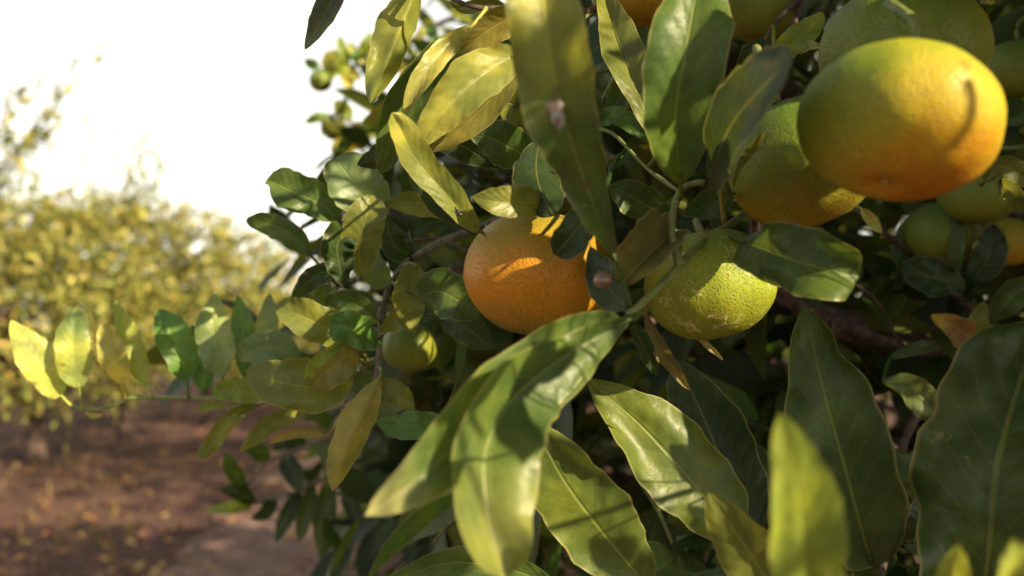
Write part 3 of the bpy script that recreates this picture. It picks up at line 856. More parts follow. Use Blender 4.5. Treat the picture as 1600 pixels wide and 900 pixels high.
H(b_left, [(604, 450, .51), (590, 430, .50), (580, 410, .498), (585, 380, .50)], 44, BLUISH, roll=10, fold=10, pet=(606, 455, .52))
H(b_left, [(640, 360, .53), (670, 350, .53), (705, 340, .535)], 34, GREEN_D, roll=10, fold=10, pet=(660, 395, .52))
H(b_left3, [(510, 480, .51), (505, 460, .50), (518, 445, .50)], 28, GREEN, roll=10, fold=10, pet=(508, 474, .52))
H(b_left2, [(590, 500, .50), (560, 478, .50), (535, 470, .50), (505, 468, .50)], 40, GREEN, roll=18, fold=14, pet=(596, 505, .518))
H(b_left2, [(572, 525, .49), (520, 515, .485), (476, 495, .482), (431, 478, .485)], 60, OLIVE, roll=6, fold=12, wave=.06, p=.6, q=.6, pet=(594, 530, .515))
H(b_left2, [(585, 530, .475), (560, 520, .465), (540, 512, .462), (517, 508, .464)], 54, GREEN_B, roll=-8, fold=26, wave=.34, kw=3, p=.4, q=.3, pet=(594, 540, .515))
H(b_sprig, [(552, 588, .485), (500, 604, .475), (440, 598, .472), (384, 578, .475)], 82, OLIVE, roll=-8, fold=8, wave=.08, p=.6, q=.65, pet=(560, 578, .52))
H(b_sprig, [(558, 548, .475), (530, 565, .465), (505, 585, .463), (484, 606, .465)], 56, (0.125, 0.120, 0.035), roll=10, fold=14, p=.45, q=.4, wave=.12, pet=(575, 568, .518))
H(b_sprig, [(535, 535, .465), (505, 555, .455), (485, 575, .455), (474, 606, .458)], 18, YGREEN, roll=20, fold=30, wave=.4, kw=3, pet=(568, 570, .519))
H(b_sprig, [(425, 616, .535), (395, 612, .53), (365, 608, .528), (331, 613, .53)], 36, YGREEN, roll=8, fold=14, p=.5, q=.42, pet=(440, 615, .55))
H(b_sprig, [(405, 632, .545), (368, 645, .535), (338, 680, .53), (312, 716, .53)], 27, OLIVE, roll=16, fold=26, wave=.3, kw=2.4, q=.4, pet=(430, 620, .552))
H(b_sprig, [(485, 636, .54), (450, 648, .53), (412, 670, .528), (374, 706, .53)], 29, OLIVE, roll=18, fold=14, pet=(500, 600, .535))
H(b_sprig, [(510, 682, .56), (478, 676, .56), (448, 680, .56), (419, 693, .56)], 16, GOLD, roll=8, fold=20, wave=.2, pet=(540, 625, .535))
H(b_sprig, [(352, 634, .55), (332, 634, .548), (310, 640, .55)], 14, YGREEN, roll=8, fold=20, pet=(372, 624, .56))
H(b_left2, [(594, 590, .435), (570, 640, .425), (542, 700, .42), (519, 768, .42)], 54, (0.155, 0.150, 0.040), roll=10, fold=-30, wave=.07, p=.7, q=.75, pet=(592, 575, .51))
H(b_left2, [(690, 652, .46), (655, 664, .45), (622, 668, .448), (587, 658, .45)], 44, GREEN_B, roll=-14, fold=16, pet=(740, 660, .52))
H(b_left2, [(588, 598, .53), (606, 606, .53), (626, 620, .532), (648, 640, .535)], 36, OLIVE, roll=8, fold=10, pet=(588, 590, .512))
H(b_left, [(655, 462, .47), (685, 455, .462), (715, 468, .458), (752, 490, .458)], 72, GREEN, roll=-8, fold=10, p=.45, q=.5, wave=.06, pet=(612, 440, .52))
H(b_left, [(652, 415, .50), (644, 445, .49), (640, 480, .488), (646, 515, .49)], 56, OLIVE, roll=12, fold=10, pet=(630, 415, .52))
H(b_left, [(690, 500, .49), (720, 505, .48), (745, 525, .478), (770, 545, .48)], 50, GREEN_D, roll=-10, fold=12, pet=(604, 470, .52))
H(b_left2, [(600, 520, .50), (612, 505, .495), (630, 495, .495), (650, 520, .497)], 30, OLIVE, roll=-10, fold=20, pet=(596, 520, .516))
H(b_left2, [(716, 590, .53), (719, 565, .525), (722, 530, .522), (716, 500, .524)], 15, GREEN, roll=10, fold=16, pet=(700, 640, .55))
H(b_sprig, [(470, 565, .555), (435, 545, .55), (400, 545, .548), (367, 562, .55)], 52, BLUISH, roll=-8, fold=14, pet=(480, 606, .54))
H(b_sprig, [(480, 560, .56), (440, 560, .56), (410, 575, .56)], 44, GREEN, roll=8, fold=14, pet=(460, 610, .545))
H(b_sprig, [(540, 590, .54), (570, 600, .535), (600, 625, .535)], 40, GREEN, roll=8, fold=14, pet=(550, 580, .525))
# sunlit sprig reaching out over the path
H(b_sprig, [(96, 618, .568), (74, 586, .56), (46, 545, .556), (17, 500, .558)], 56, (0.34, 0.37, 0.085), roll=-14, fold=10, p=.6, q=.85, wave=.08, pet=(112, 634, .575))
H(b_sprig, [(123, 606, .565), (117, 570, .558), (115, 530, .556), (120, 478, .560)], 54, (0.25, 0.30, 0.085), roll=8, fold=12, p=.65, q=.75, wave=.08, pet=(128, 640, .575), tip=((0.14, 0.2, 0.06), .55))
H(b_sprig, [(190, 600, .562), (183, 570, .556), (172, 540, .554), (158, 505, .556)], 42, (0.32, 0.30, 0.08), roll=16, fold=14, p=.7, q=.8, pet=(196, 624, .575))
H(b_sprig, [(229, 606, .572), (215, 570, .57), (200, 525, .57), (180, 468, .575)], 36, (0.25, 0.29, 0.055), roll=-12, fold=12, p=.7, q=.85, pet=(236, 622, .572))
H(b_sprig, [(292, 594, .56), (284, 560, .556), (268, 520, .556), (246, 484, .56)], 54, GREEN_B, roll=-6, fold=14, p=.62, q=.65, pet=(294, 622, .567))
H(b_sprig, [(347, 590, .55), (340, 555, .545), (334, 510, .545), (336, 459, .55)], 56, PALE, roll=6, fold=8, p=.72, q=.8, pet=(350, 622, .563))
H(b_sprig, [(318, 612, .575), (318, 585, .575), (310, 550, .578), (300, 508, .58)], 42, GREEN_B, roll=10, fold=14, pet=(316, 622, .567))
H(b_sprig, [(382, 590, .58), (384, 550, .58), (380, 510, .58), (371, 461, .585)], 38, GREEN_B, roll=8, fold=12, pet=(390, 620, .557))
H(b_sprig, [(408, 585, .585), (414, 545, .585), (417, 505, .585), (422, 458, .59)], 36, PALE, roll=-8, fold=12, pet=(412, 620, .555))
H(b_sprig, [(132, 642, .576), (146, 650, .574), (162, 648, .573)], 8, YELLOW, roll=4, fold=20, pet=(130, 640, .575))
# right edge, in the shade
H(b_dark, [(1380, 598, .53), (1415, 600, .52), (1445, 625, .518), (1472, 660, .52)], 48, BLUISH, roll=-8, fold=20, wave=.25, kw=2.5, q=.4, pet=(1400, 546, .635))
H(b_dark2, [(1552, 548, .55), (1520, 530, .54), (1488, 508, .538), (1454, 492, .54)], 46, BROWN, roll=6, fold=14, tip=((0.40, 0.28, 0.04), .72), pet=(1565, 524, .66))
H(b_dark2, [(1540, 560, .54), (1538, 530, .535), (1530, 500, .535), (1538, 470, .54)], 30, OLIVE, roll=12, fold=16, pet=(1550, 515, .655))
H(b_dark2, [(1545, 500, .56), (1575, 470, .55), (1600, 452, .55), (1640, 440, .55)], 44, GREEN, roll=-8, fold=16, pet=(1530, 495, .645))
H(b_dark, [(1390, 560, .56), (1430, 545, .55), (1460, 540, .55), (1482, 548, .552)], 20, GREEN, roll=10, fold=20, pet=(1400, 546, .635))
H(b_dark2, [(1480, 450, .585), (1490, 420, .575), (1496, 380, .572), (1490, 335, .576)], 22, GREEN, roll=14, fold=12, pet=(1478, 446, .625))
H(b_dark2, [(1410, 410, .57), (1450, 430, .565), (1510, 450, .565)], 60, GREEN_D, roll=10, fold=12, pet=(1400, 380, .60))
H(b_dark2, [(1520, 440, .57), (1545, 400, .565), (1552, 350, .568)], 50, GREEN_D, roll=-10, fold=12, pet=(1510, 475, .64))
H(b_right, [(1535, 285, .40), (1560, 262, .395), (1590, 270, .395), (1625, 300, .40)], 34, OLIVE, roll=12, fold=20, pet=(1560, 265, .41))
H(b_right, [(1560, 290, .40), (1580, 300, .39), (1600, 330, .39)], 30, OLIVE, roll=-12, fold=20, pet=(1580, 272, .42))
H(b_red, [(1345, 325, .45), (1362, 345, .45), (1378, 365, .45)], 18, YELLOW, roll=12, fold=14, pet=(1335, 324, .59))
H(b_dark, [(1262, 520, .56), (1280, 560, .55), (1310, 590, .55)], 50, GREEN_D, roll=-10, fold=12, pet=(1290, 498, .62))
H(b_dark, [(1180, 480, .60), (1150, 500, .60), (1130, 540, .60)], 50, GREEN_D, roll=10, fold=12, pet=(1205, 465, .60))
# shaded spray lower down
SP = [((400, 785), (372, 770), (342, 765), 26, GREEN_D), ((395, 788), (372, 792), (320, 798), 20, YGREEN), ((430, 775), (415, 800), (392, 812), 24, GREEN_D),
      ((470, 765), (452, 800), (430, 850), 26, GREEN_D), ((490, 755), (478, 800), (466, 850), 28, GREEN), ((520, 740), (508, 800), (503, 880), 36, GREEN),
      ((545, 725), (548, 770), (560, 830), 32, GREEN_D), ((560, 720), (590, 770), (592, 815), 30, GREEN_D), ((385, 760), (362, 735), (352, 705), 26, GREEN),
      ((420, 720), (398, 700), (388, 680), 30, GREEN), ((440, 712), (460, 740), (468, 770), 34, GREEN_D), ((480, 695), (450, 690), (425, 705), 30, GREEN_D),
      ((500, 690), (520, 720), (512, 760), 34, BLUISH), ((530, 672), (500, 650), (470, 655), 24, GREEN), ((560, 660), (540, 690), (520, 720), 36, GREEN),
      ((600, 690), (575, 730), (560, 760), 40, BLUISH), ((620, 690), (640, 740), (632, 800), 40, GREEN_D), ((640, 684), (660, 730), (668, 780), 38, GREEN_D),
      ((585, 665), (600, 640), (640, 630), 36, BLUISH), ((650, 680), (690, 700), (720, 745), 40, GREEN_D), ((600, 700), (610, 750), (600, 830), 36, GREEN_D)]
for i, (a, m_, c, wd, ti_) in enumerate(SP):
    dd = 1.0 + max(0, (a[0] - 400)) * 0.0004
    br = b_spray2 if a[1] < 715 or a[0] < 390 else b_spray
    H(br, [(*a, dd), (*m_, dd - .02), (*c, dd - .03)], wd, ti_, roll=random.uniform(-18, 18), fold=14, nu=12, nv=6, pet=(a[0] + 3, a[1] - 2, dd + .005))
# the sunlit branch ends seen against the sky
for bt, lst in ((b_far, [((545, 104), (535, 80), (530, 55)), ((560, 98), (572, 70), (580, 50)), ((530, 104), (548, 112), (565, 125)), ((510, 108), (515, 92), (525, 78)),
                         ((580, 95), (560, 88), (545, 70)), ((600, 90), (590, 110), (572, 128)), ((640, 68), (620, 50), (612, 30)), ((650, 60), (670, 80), (690, 95)),
                         ((540, 106), (545, 130), (548, 142)), ((680, 40), (660, 25), (650, 8)), ((620, 80), (630, 105), (632, 125))]),
                (b_far2, [((526, 180), (540, 172), (548, 190)), ((520, 180), (510, 200), (503, 212)), ((600, 198), (580, 206), (560, 202)), ((640, 190), (615, 200), (600, 212)),
                          ((535, 182), (532, 168), (522, 158)), ((660, 185), (650, 165), (635, 150)), ((690, 175), (680, 200), (665, 215))])):
    for a, m_, c in lst:
        H(bt, [(*a, 1.28), (*m_, 1.27), (*c, 1.27)], random.uniform(17, 25), random.choice([YGREEN, OLIVE, (0.27, 0.27, 0.05)]), roll=random.uniform(-15, 15), fold=12, nu=10, nv=6, pet=(a[0] + 2, a[1], 1.285))

rs = random.Random(4)
for bt, pts_, n_ in ((b_far, [(505, 109), (540, 105), (570, 97), (600, 90), (640, 66), (680, 40)], 16), (b_far2, [(528, 181), (560, 195), (600, 198), (640, 190), (670, 180)], 12)):
    for k in range(n_):
        x, y = pts_[k % len(pts_)]; x += rs.uniform(-14, 14); y += rs.uniform(-4, 4)
        a = rs.uniform(0, 6.28); l = rs.uniform(26, 44); z = 1.28 + rs.uniform(-.05, .05)
        H(bt, [(x, y, z), (x + l * .5 * math.cos(a), y - l * .5 * math.sin(a) + 2, z - .01), (x + l * math.cos(a), y - l * math.sin(a) + 7, z - .01)], rs.uniform(14, 21), rs.choice([OLIVE, YGREEN, GREEN_B, (0.22, 0.24, 0.05)]),
          roll=rs.uniform(-22, 22), fold=14, nu=10, nv=6, pet=(x + 1, y, z + .004))
for k in range(16):                            # drooping leaves under the left-hand twigs
    x = rs.uniform(575, 730); y = 690 + rs.uniform(-30, 60); z = 1.12 + rs.uniform(-.04, .10)
    l = rs.uniform(60, 105); dx = rs.uniform(-18, 18)
    H(b_spray, [(x, y, z), (x + dx, y + l * .5, z - .02), (x + dx * .6, y + l, z - .02)], rs.uniform(26, 38), rs.choice([GREEN_D, GREEN, GREEN_D]), roll=rs.uniform(-20, 20), fold=14, nu=10, nv=6, pet=(x, y - 14, z + .01))

# ------------------------------------------------------------------ the mass of the crown
CRC = np.array((1.30, 1.62, 1.22)); CRR = np.array((1.50, 1.50, 1.25))


def to_cam(p):
    d = p - CAM
    z = d @ FWD
    return 800 + FPX * (d @ RIGHT) / np.maximum(z, 1e-6), 450 - FPX * (d @ UP) / np.maximum(z, 1e-6), z


rg = np.random.default_rng(77)
shoots = []
LIT = [(640, 100, .38), (610, 90, .375), (700, 170, .36), (730, 130, .36), (625, 205, .335), (860, 90, .265), (870, 60, .265), (835, 130, .265),
       (1060, 60, .31), (1040, 150, .31), (1440, 160, .26), (1500, 200, .26), (1400, 130, .26), (1380, 220, .255), (1130, 430, .355), (1160, 460, .36), (1080, 470, .36),
       (600, 785, .246), (690, 700, .256), (752, 860, .247), (742, 810, .25), (738, 760, .252), (740, 710, .256), (745, 735, .254), (748, 785, .251), (750, 835, .248), (838, 800, .25), (880, 600, .275), (660, 725, .252), (630, 755, .248), (715, 680, .26), (900, 730, .36), (940, 820, .363), (960, 640, .385), (1020, 720, .382),
       (1060, 770, .378), (1250, 700, .2), (1230, 800, .2), (1590, 870, .195), (1495, 870, .22), (540, 700, .42), (530, 740, .42), (60, 560, .56), (120, 540, .557), (180, 560, .556), (210, 550, .57),
       (820, 440, .355), (860, 405, .35), (540, 90, 1.27), (530, 225, 1.25), (1155, 850, .3), (335, 520, .545), (790, 420, .355)]
for i in range(-2, 4):                         # the sunny cheeks of the fruit
    for j in range(-2, 3):
        if i * i / 9 + j * j / 4 <= 1.05: LIT.append((1404 + i * 45, 190 - j * 42, .272 - .03 * math.sqrt(max(0, 1 - i * i / 12 - j * j / 9))))
LIT += [(1090, 480, .352), (1120, 460, .345), (1150, 490, .35), (1170, 430, .355), (1190, 460, .36), (1120, 500, .355), (1140, 430, .347),
        (660, 200, .36), (770, 115, .365), (690, 150, .36), (590, 130, .375), (615, 40, .378), (660, 120, .37), (640, 160, .372), (850, 30, .262), (880, 120, .27), (1085, 20, .312), (1035, 90, .312),
        (940, 610, .39), (980, 680, .387), (1030, 760, .38), (870, 700, .353), (920, 770, .36), (900, 810, .365), (930, 720, .356), (960, 800, .365), (1240, 680, .2), (1270, 780, .2), (1220, 740, .2), (1160, 870, .3), (1130, 840, .3),
        (45, 540, .557), (75, 590, .56), (30, 515, .558), (135, 530, .557), (105, 560, .557), (200, 520, .57), (220, 580, .571), (175, 540, .555), (345, 500, .545), (330, 560, .546),
        (1500, 240, .262), (1450, 260, .255), (1520, 210, .27), (1480, 275, .262), (1340, 170, .255), (530, 60, 1.27), (560, 70, 1.27), (610, 50, 1.27), (660, 80, 1.28), (560, 215, 1.27), (510, 120, 1.26), (580, 120, 1.27)]
lit_p = np.array([P(*p) for p in LIT])


def blocks_light(pos, ax, nr, ln, margin=1.2):
    """which of these leaves stand between the sun and a sunlit spot"""
    pos, ax, nr, ln = np.atleast_2d(pos), np.atleast_2d(ax), np.atleast_2d(nr), np.atleast_1d(ln)
    c = pos + ax * (ln * 0.52)[:, None] - nr * (ln * 0.06)[:, None]
    den = nr @ L
    den = np.where(np.abs(den) < 0.15, 0.15 * np.sign(den + 1e-9), den)
    t = np.einsum('ijk,ik->ij', c[:, None] - lit_p[None], nr) / den[:, None]
    h = lit_p[None] + t[..., None] * L - c[:, None]
    u = np.einsum('ijk,ik->ij', h, ax) / (ln * 0.52)[:, None]
    v = np.einsum('ijk,ik->ij', h, np.cross(ax, nr)) / (ln * 0.24)[:, None]
    return np.any((t > 0.005) & (u * u + v * v < margin * margin), axis=1)


lobes = []
for k in range(40):
    d = unit(rg.normal(size=3)); lobes.append((d, rg.uniform(0.02, 0.16)))
for k in range(14000):
    if len(shoots) >= 3300: break
    d = unit(rg.normal(size=3))
    bumpy = 0.93 + sum(a * max(0, np.dot(d, q_)) ** 18 for q_, a in lobes)
    rr = bumpy * rg.uniform(0.30, 1.0) ** 0.42
    p = CRC + d * rr * CRR
    if p[2] < 0.18: continue
    x, y, z = to_cam(p)
    inside = z > 0.05 and -80 < x < 1700 and -100 < y < 1000
    if inside and z < 0.62: continue
    if z <= 0.05 and np.linalg.norm(p - CAM) < 0.35: continue
    if inside and x < 560 + 60 * math.sin(y / 70.0): continue
    if inside and y < 330 and x < 640 + 0.25 * (330 - y) and rg.random() < 0.9: continue
    if not inside and (np.linalg.norm(p - CAM) < 0.30): continue
    shoots.append(shoot_frames(p, d * 0.8 + np.array((0, 0, 0.2)) + rg.normal(size=3) * 0.45, rg, rg.uniform(0.10, 0.2), 8, 0.082))
fills = ((120, 640, 840, 390, 830, 0.85, 1.5), (60, 700, 1000, -40, 340, 0.68, 1.4), (60, 1180, 1640, 250, 900, 0.66, 1.1))
for n_, xa, xb, ya, yb, da, db in fills:       # side shoots that close the gaps between the limbs
    for k in range(n_):
        x, y, z = rg.uniform(xa, xb), rg.uniform(ya, yb), rg.uniform(da, db)
        shoots.append(shoot_frames(P(x, y, z), rg.normal(size=3) * 0.8 + np.array((0.4, -0.3, 0.1)), rg, rg.uniform(0.09, 0.16), 7, 0.075))
# unseen shoots of the same tree, added overhead to shade the left-hand twigs
over = 0
for k in range(4000):
    if over >= 330: break
    p = CAM + RIGHT * rg.uniform(0.05, 0.95) + FWD * rg.uniform(-0.15, 0.60) + UP * rg.uniform(0.20, 0.75)
    x, y, z = to_cam(p)
    if z > 0.02 and -60 < x < 1660 and y > -190: continue
    shoots.append(shoot_frames(p, rg.normal(size=3) * np.array((1, 1, 0.5)) + np.array((0, 0, 0.2)), rg, rg.uniform(0.10, 0.17), 8, 0.08)); over += 1

kept = []
for tw, pos, ax, nr, ln in shoots:             # leave the gaps the sun comes through
    ok = ~blocks_light(pos, ax, nr, ln, 1.5)
    if ok.sum() >= 2: kept.append((tw, pos[ok], ax[ok], nr[ok], ln[ok]))
shoots = kept
# unseen leaves added beside the camera along sun rays to shade spray and fruit
SHADE = [((800, 720, .252), (-.1, 1), .07), ((805, 790, .25), (0, 1), .065), ((800, 860, .246), (0, 1), .055), ((830, 650, .262), (-.6, .7), .075), ((870, 570, .285), (-.8, .6), .06), ((790, 600, .285), (-.7, .6), .07), ((715, 725, .258), (-.8, .5), .045), ((665, 765, .25), (-.8, .5), .045), ((720, 625, .262), (-.7, .6), .06),
         ((915, 300, .285), (.3, 1), .095), ((940, 370, .30), (.3, 1), .06), ((885, 215, .276), (.3, 1), .06), ((1105, 150, .312), (.05, 1), .10), ((1160, 190, .275), (.6, -.7), .10), ((1110, 90, .31), (0, 1), .07),
         ((1100, 730, .378), (.6, .7), .075), ((1130, 830, .372), (.6, .7), .06), ((1120, 660, .415), (.4, 1), .10), ((1150, 760, .41), (.4, 1), .09), ((980, 790, .37), (.6, 1), .06), ((930, 880, .372), (1, .4), .06),
         ((1290, 560, .365), (.2, 1), .09), ((1320, 680, .36), (.2, 1), .10), ((1350, 780, .365), (.2, 1), .08), ((1270, 640, .362), (.2, 1), .07), ((1370, 660, .362), (.2, 1), .07),
         ((1510, 680, .335), (.2, 1), .10), ((1520, 800, .335), (.2, 1), .10), ((1570, 740, .335), (.2, 1), .10), ((1480, 760, .335), (.2, 1), .08), ((1570, 620, .335), (.2, 1), .09),
         ((1230, 410, .32), (1, .2), .10), ((1300, 400, .31), (1, .2), .08), ((1080, 400, .355), (.6, -.4), .06), ((1045, 470, .355), (.2, 1), .05),
         ((1230, 250, .31), (.2, 1), .10), ((1260, 310, .315), (1, .2), .09), ((890, 460, .36), (.8, -.5), .08), ((880, 500, .36), (.8, -.3), .08), ((800, 380, .36), (.8, -.3), .07), ((780, 480, .36), (.8, .3), .06), ((910, 390, .355), (.2, 1), .07),
         ((1370, 40, .32), (1, .2), .07)]
sh_pos, sh_ax, sh_nr, sh_ln, sh_tw = [], [], [], [], []
carrier = spline([P(1750, 350, 0.60), CAM + np.array((0.35, 0.42, 0.02)), CAM + np.array((0.28, 0.30, 0.035)), CAM + np.array((0.23, 0.24, 0.04)), CAM + np.array((0.18, 0.18, 0.05))], 30)
v, f = tube(carrier, np.linspace(0.003, 0.0010, 30), 7, 0.04)
child('branch', make_mesh('branch', v - carrier[0], f), M_TWIG, tree, carrier[0])  # unseen branch, added only to hold the shading leaves
for q_, (dx, dy), ln_ in SHADE:
    p0 = P(*q_)
    t_ = 0.10
    while True:
        c0 = p0 + L * t_
        x, y, z = to_cam(c0)
        if z < 0.01 or x > 1600 + FPX * 0.6 * ln_ / z + 40 or y < -FPX * 0.6 * ln_ / z - 40: break
        t_ += 0.02
    axd = RIGHT * dx - UP * dy
    axd = unit(unit(axd - L * (axd @ L)) + RNG.normal(size=3) * 0.12)
    nn = unit(L + RNG.normal(size=3) * 0.2); nn = unit(nn - axd * (nn @ axd))
    for f_ in (1.0, 0.85, 0.7, 0.55, 0.4):
        if not blocks_light(c0 - axd * ln_ * f_ * 0.5, axd, nn, ln_ * f_, 1.12)[0]: break
    else: continue
    ln_ *= f_
    sh_pos.append(c0 - axd * ln_ * 0.5); sh_ax.append(axd); sh_nr.append(nn); sh_ln.append(ln_)
    a0 = c0 - axd * ln_ * 0.5; a1 = carrier[np.argmin(np.linalg.norm(carrier - a0 - np.array((0.02, 0.03, 0.0)), axis=1))]
    sh_tw.append(np.array([a0 * (1 - k_) + a1 * k_ for k_ in np.linspace(0, 1, 5)]))
for k in range(len(sh_ln)):
    shoots.append((sh_tw[k], np.array([sh_pos[k]]), np.array([sh_ax[k]]), np.array([sh_nr[k]]), np.array([sh_ln[k]])))  # the added shading leaves go into the crown mesh
NEAR_COLS = [GREEN_D, GREEN, OLIVE, BLUISH, YGREEN]
NEAR_W = [5, 5, 2, 1.5, 0.7]
# the nearest shoots in view get their leaves one by one
vis = []
for i, s in enumerate(shoots):
    x, y, z = to_cam(s[0].mean(axis=0))
    if z > 0.3 and 540 < x < 1620 and -20 < y < 920: vis.append((z, i))
vis.sort()
room = max(0, 292 - len(LEAVES))
pick = [i for z, i in vis[:room // 8]]
proto = []
for k in range(14):
    V, Q, uv, m = leaf_batch(np.zeros((1, 3)), np.array([[0, 1.0, 0]]), np.array([[0, 0, 1.0]]), np.array([0.082]), rg, 10, 6)
    ti_ = palette(1, rg, NEAR_COLS, NEAR_W)
    me = make_mesh('leaf', V, Q, uv, np.repeat(ti_, m, axis=0)); me.materials.append(M_LEAF)
    proto.append(me)
first = bpy.data.objects.new('leaf', proto[0])
for i in pick:
    tw, pos, ax, nr, ln = shoots[i]
    c = spline(tw, 9)
    v, f = tube(c, np.linspace(0.0020, 0.0009, 9), 6)
    br = child('branch', make_mesh('branch', v - c[0], f), M_TWIG, tree, c[0])
    for p, a, n_, l in zip(pos, ax, nr, ln):
        o = first.copy(); o.data = proto[rg.integers(len(proto))]
        COL.objects.link(o); o.parent = br
        sc = l / 0.082
        Mx = Matrix(np.stack((np.cross(a, n_) * sc, a * sc, n_ * sc), 1).tolist()).to_4x4()
        Mx.translation = Vector(tuple(p - c[0]))
        o.matrix_basis = Mx
bpy.data.objects.remove(first)
ps = set(pick)
rest = [s for i, s in enumerate(shoots) if i not in ps]
rest = [s for s in rest if len(s[1]) > 1] + [s for s in rest if len(s[1]) == 1]
me = crown_mesh('crown', rest, rg, NEAR_COLS, NEAR_W, np.array([0.0018 if len(s[1]) > 1 else 0.0006 for s in rest]))
cr = child('crown', me, M_MASS, tree, (0, 0, 0))
cr['kind'] = 'stuff'

# ------------------------------------------------------------------ mandarins
def fruit_mesh(rad, axis, flat=0.80, ribs=0.010, nth=56, nph=36, seed=0):
    """flattened, faintly segmented mandarin, stem end along axis"""
    rg_ = np.random.default_rng(seed)
    ph = np.linspace(0, PI, nph + 1)
    th = np.linspace(0, 2 * PI, nth, endpoint=False)
    z = np.cos(ph); r = np.sin(ph) ** 0.90
    z = np.sign(z) * (np.abs(z) ** 0.92) * flat
    z = z - 0.085 * np.exp(-(r / 0.16) ** 2) * np.sign(z) - 0.0
    X = r[:, None] * np.cos(th); Y = r[:, None] * np.sin(th); Z = np.broadcast_to(z[:, None], X.shape).copy()
    k = 1 + ribs * np.cos(10 * th + rg_.uniform(0, 6))[None] * r[:, None] + 0.022 * np.cos(2 * th + rg_.uniform(0, 6))[None] + 0.014 * np.cos(3 * th + rg_.uniform(0, 6))[None] * r[:, None]
    k = k + 0.012 * np.sin(4 * ph + 1)[:, None]
    V = np.stack((X * k, Y * k, Z), -1).reshape(-1, 3) * rad
    q = Vector((0, 0, 1)).rotation_difference(Vector(tuple(unit(axis))))
    V = V @ np.array(q.to_matrix()).T
    i, j = np.meshgrid(np.arange(nph), np.arange(nth), indexing='ij'); j2 = (j + 1) % nth
    Q = np.stack((i * nth + j, (i + 1) * nth + j, (i + 1) * nth + j2, i * nth + j2), -1).reshape(-1, 4)
    return V, Q


def mandarin(px, py, d, dia_px, mat, label, axis=(0, 0, 1), flat=0.8, stem_to=None, seed=0, group=None, fine=True, navel=False):
    c = P(px, py, d); rad = dia_px / 2 / FPX * d
    ax_ = unit(np.array(axis, float))
    t = tag(bpy.data.objects.new('mandarin', None), label, 'mandarin', group)
    COL.objects.link(t); t.location = tuple(c); WORLD[t.name] = tuple(c)
    V, Q = fruit_mesh(rad, ax_, flat, seed=seed, nth=56 if fine else 28, nph=36 if fine else 18)
    peel = child('peel', make_mesh('peel', V, Q), mat, t, c)
    top = c + ax_ * rad * (flat - 0.075)
    if stem_to is not None:
        e = P(*stem_to)
    else:
        e = top + ax_ * rad * 0.5 + np.array((0.004, 0.004, 0.006))
    mid_ = top + ax_ * np.linalg.norm(e - top) * 0.4
    v, f = tube(spline([top - ax_ * 0.002, mid_, e], 8), np.linspace(rad * 0.055, rad * 0.07, 8), 7, 0.04)
    st = child('stalk', make_mesh('stalk', v - c, f), M_TWIG, t, c)
    # five-lobed calyx
    ref = unit(np.cross(ax_, (0.3, 0.8, 0.1))); rf2 = np.cross(ax_, ref)
    vs = [top + ax_ * rad * 0.06]; fs = []
    for k in range(20):
        a = k * PI / 10
        rr = rad * (0.20 if k % 4 == 0 else 0.10 if k % 4 == 2 else 0.14)
        vs.append(top + ref * math.cos(a) * rr + rf2 * math.sin(a) * rr + ax_ * rad * (0.055 + (0.03 if k % 4 == 0 else 0)))
    for k in range(20): fs.append([0, 1 + k, 1 + (k + 1) % 20])
    child('calyx', make_mesh('calyx', np.array(vs) - c, fs), M_CALYX, t, c)
    if navel:
        bt = c - ax_ * rad * (flat - 0.07)
        v, f = fruit_mesh(rad * 0.05, ax_, 0.6, 0, 10, 8)
        child('blossom_scar', make_mesh('blossom_scar', v + bt - c, f), M_SCAR, t, c)
    return t


M_SCAR = plain_material('blossom_scar', (0.42, 0.26, 0.09), 0.5)
gA = unit(-RIGHT * 0.95 + UP * 0.25 - FWD * 0.2)
MA = peel_material('peel_turning', (0.21, 0.25, 0.024), (0.36, 0.265, 0.013), (0.40, 0.145, 0.008), (0.12, 0.19, 0.02), gA, unit(UP - FWD * -0.25), zlo=-0.85, zhi=-0.22, zt=0.75, smin=0.2, smax=1.0, R0=0.0325)
MB = peel_material('peel_orange', (0.23, 0.18, 0.018), (0.42, 0.165, 0.004), (0.19, 0.145, 0.012), (0.25, 0.13, 0.006), unit(RIGHT), unit(UP), zlo=-0.90, zhi=-0.20, zt=0.85, smin=0.2, smax=1.0, R0=0.031)
MC = peel_material('peel_green_scarred', (0.12, 0.17, 0.018), (0.20, 0.25, 0.018), (0.18, 0.19, 0.018), (0.19, 0.20, 0.016), unit(-RIGHT), unit(UP), scars=0.75, R0=0.029, rough=0.42)
MG = peel_material('peel_green', (0.075, 0.125, 0.015), (0.13, 0.165, 0.015), (0.30, 0.17, 0.015), (0.20, 0.19, 0.02), unit(RIGHT), unit(UP), zlo=-0.9, zhi=-0.2, R0=0.031)
MY = peel_material('peel_yellow_green', (0.20, 0.22, 0.03), (0.36, 0.29, 0.025), (0.42, 0.24, 0.02), (0.14, 0.18, 0.02), unit(-RIGHT), unit(UP), R0=0.030)
MS = peel_material('peel_small_green', (0.07, 0.12, 0.02), (0.11, 0.16, 0.022), (0.18, 0.19, 0.025), (0.10, 0.14, 0.02), unit(RIGHT), unit(UP), R0=0.028)

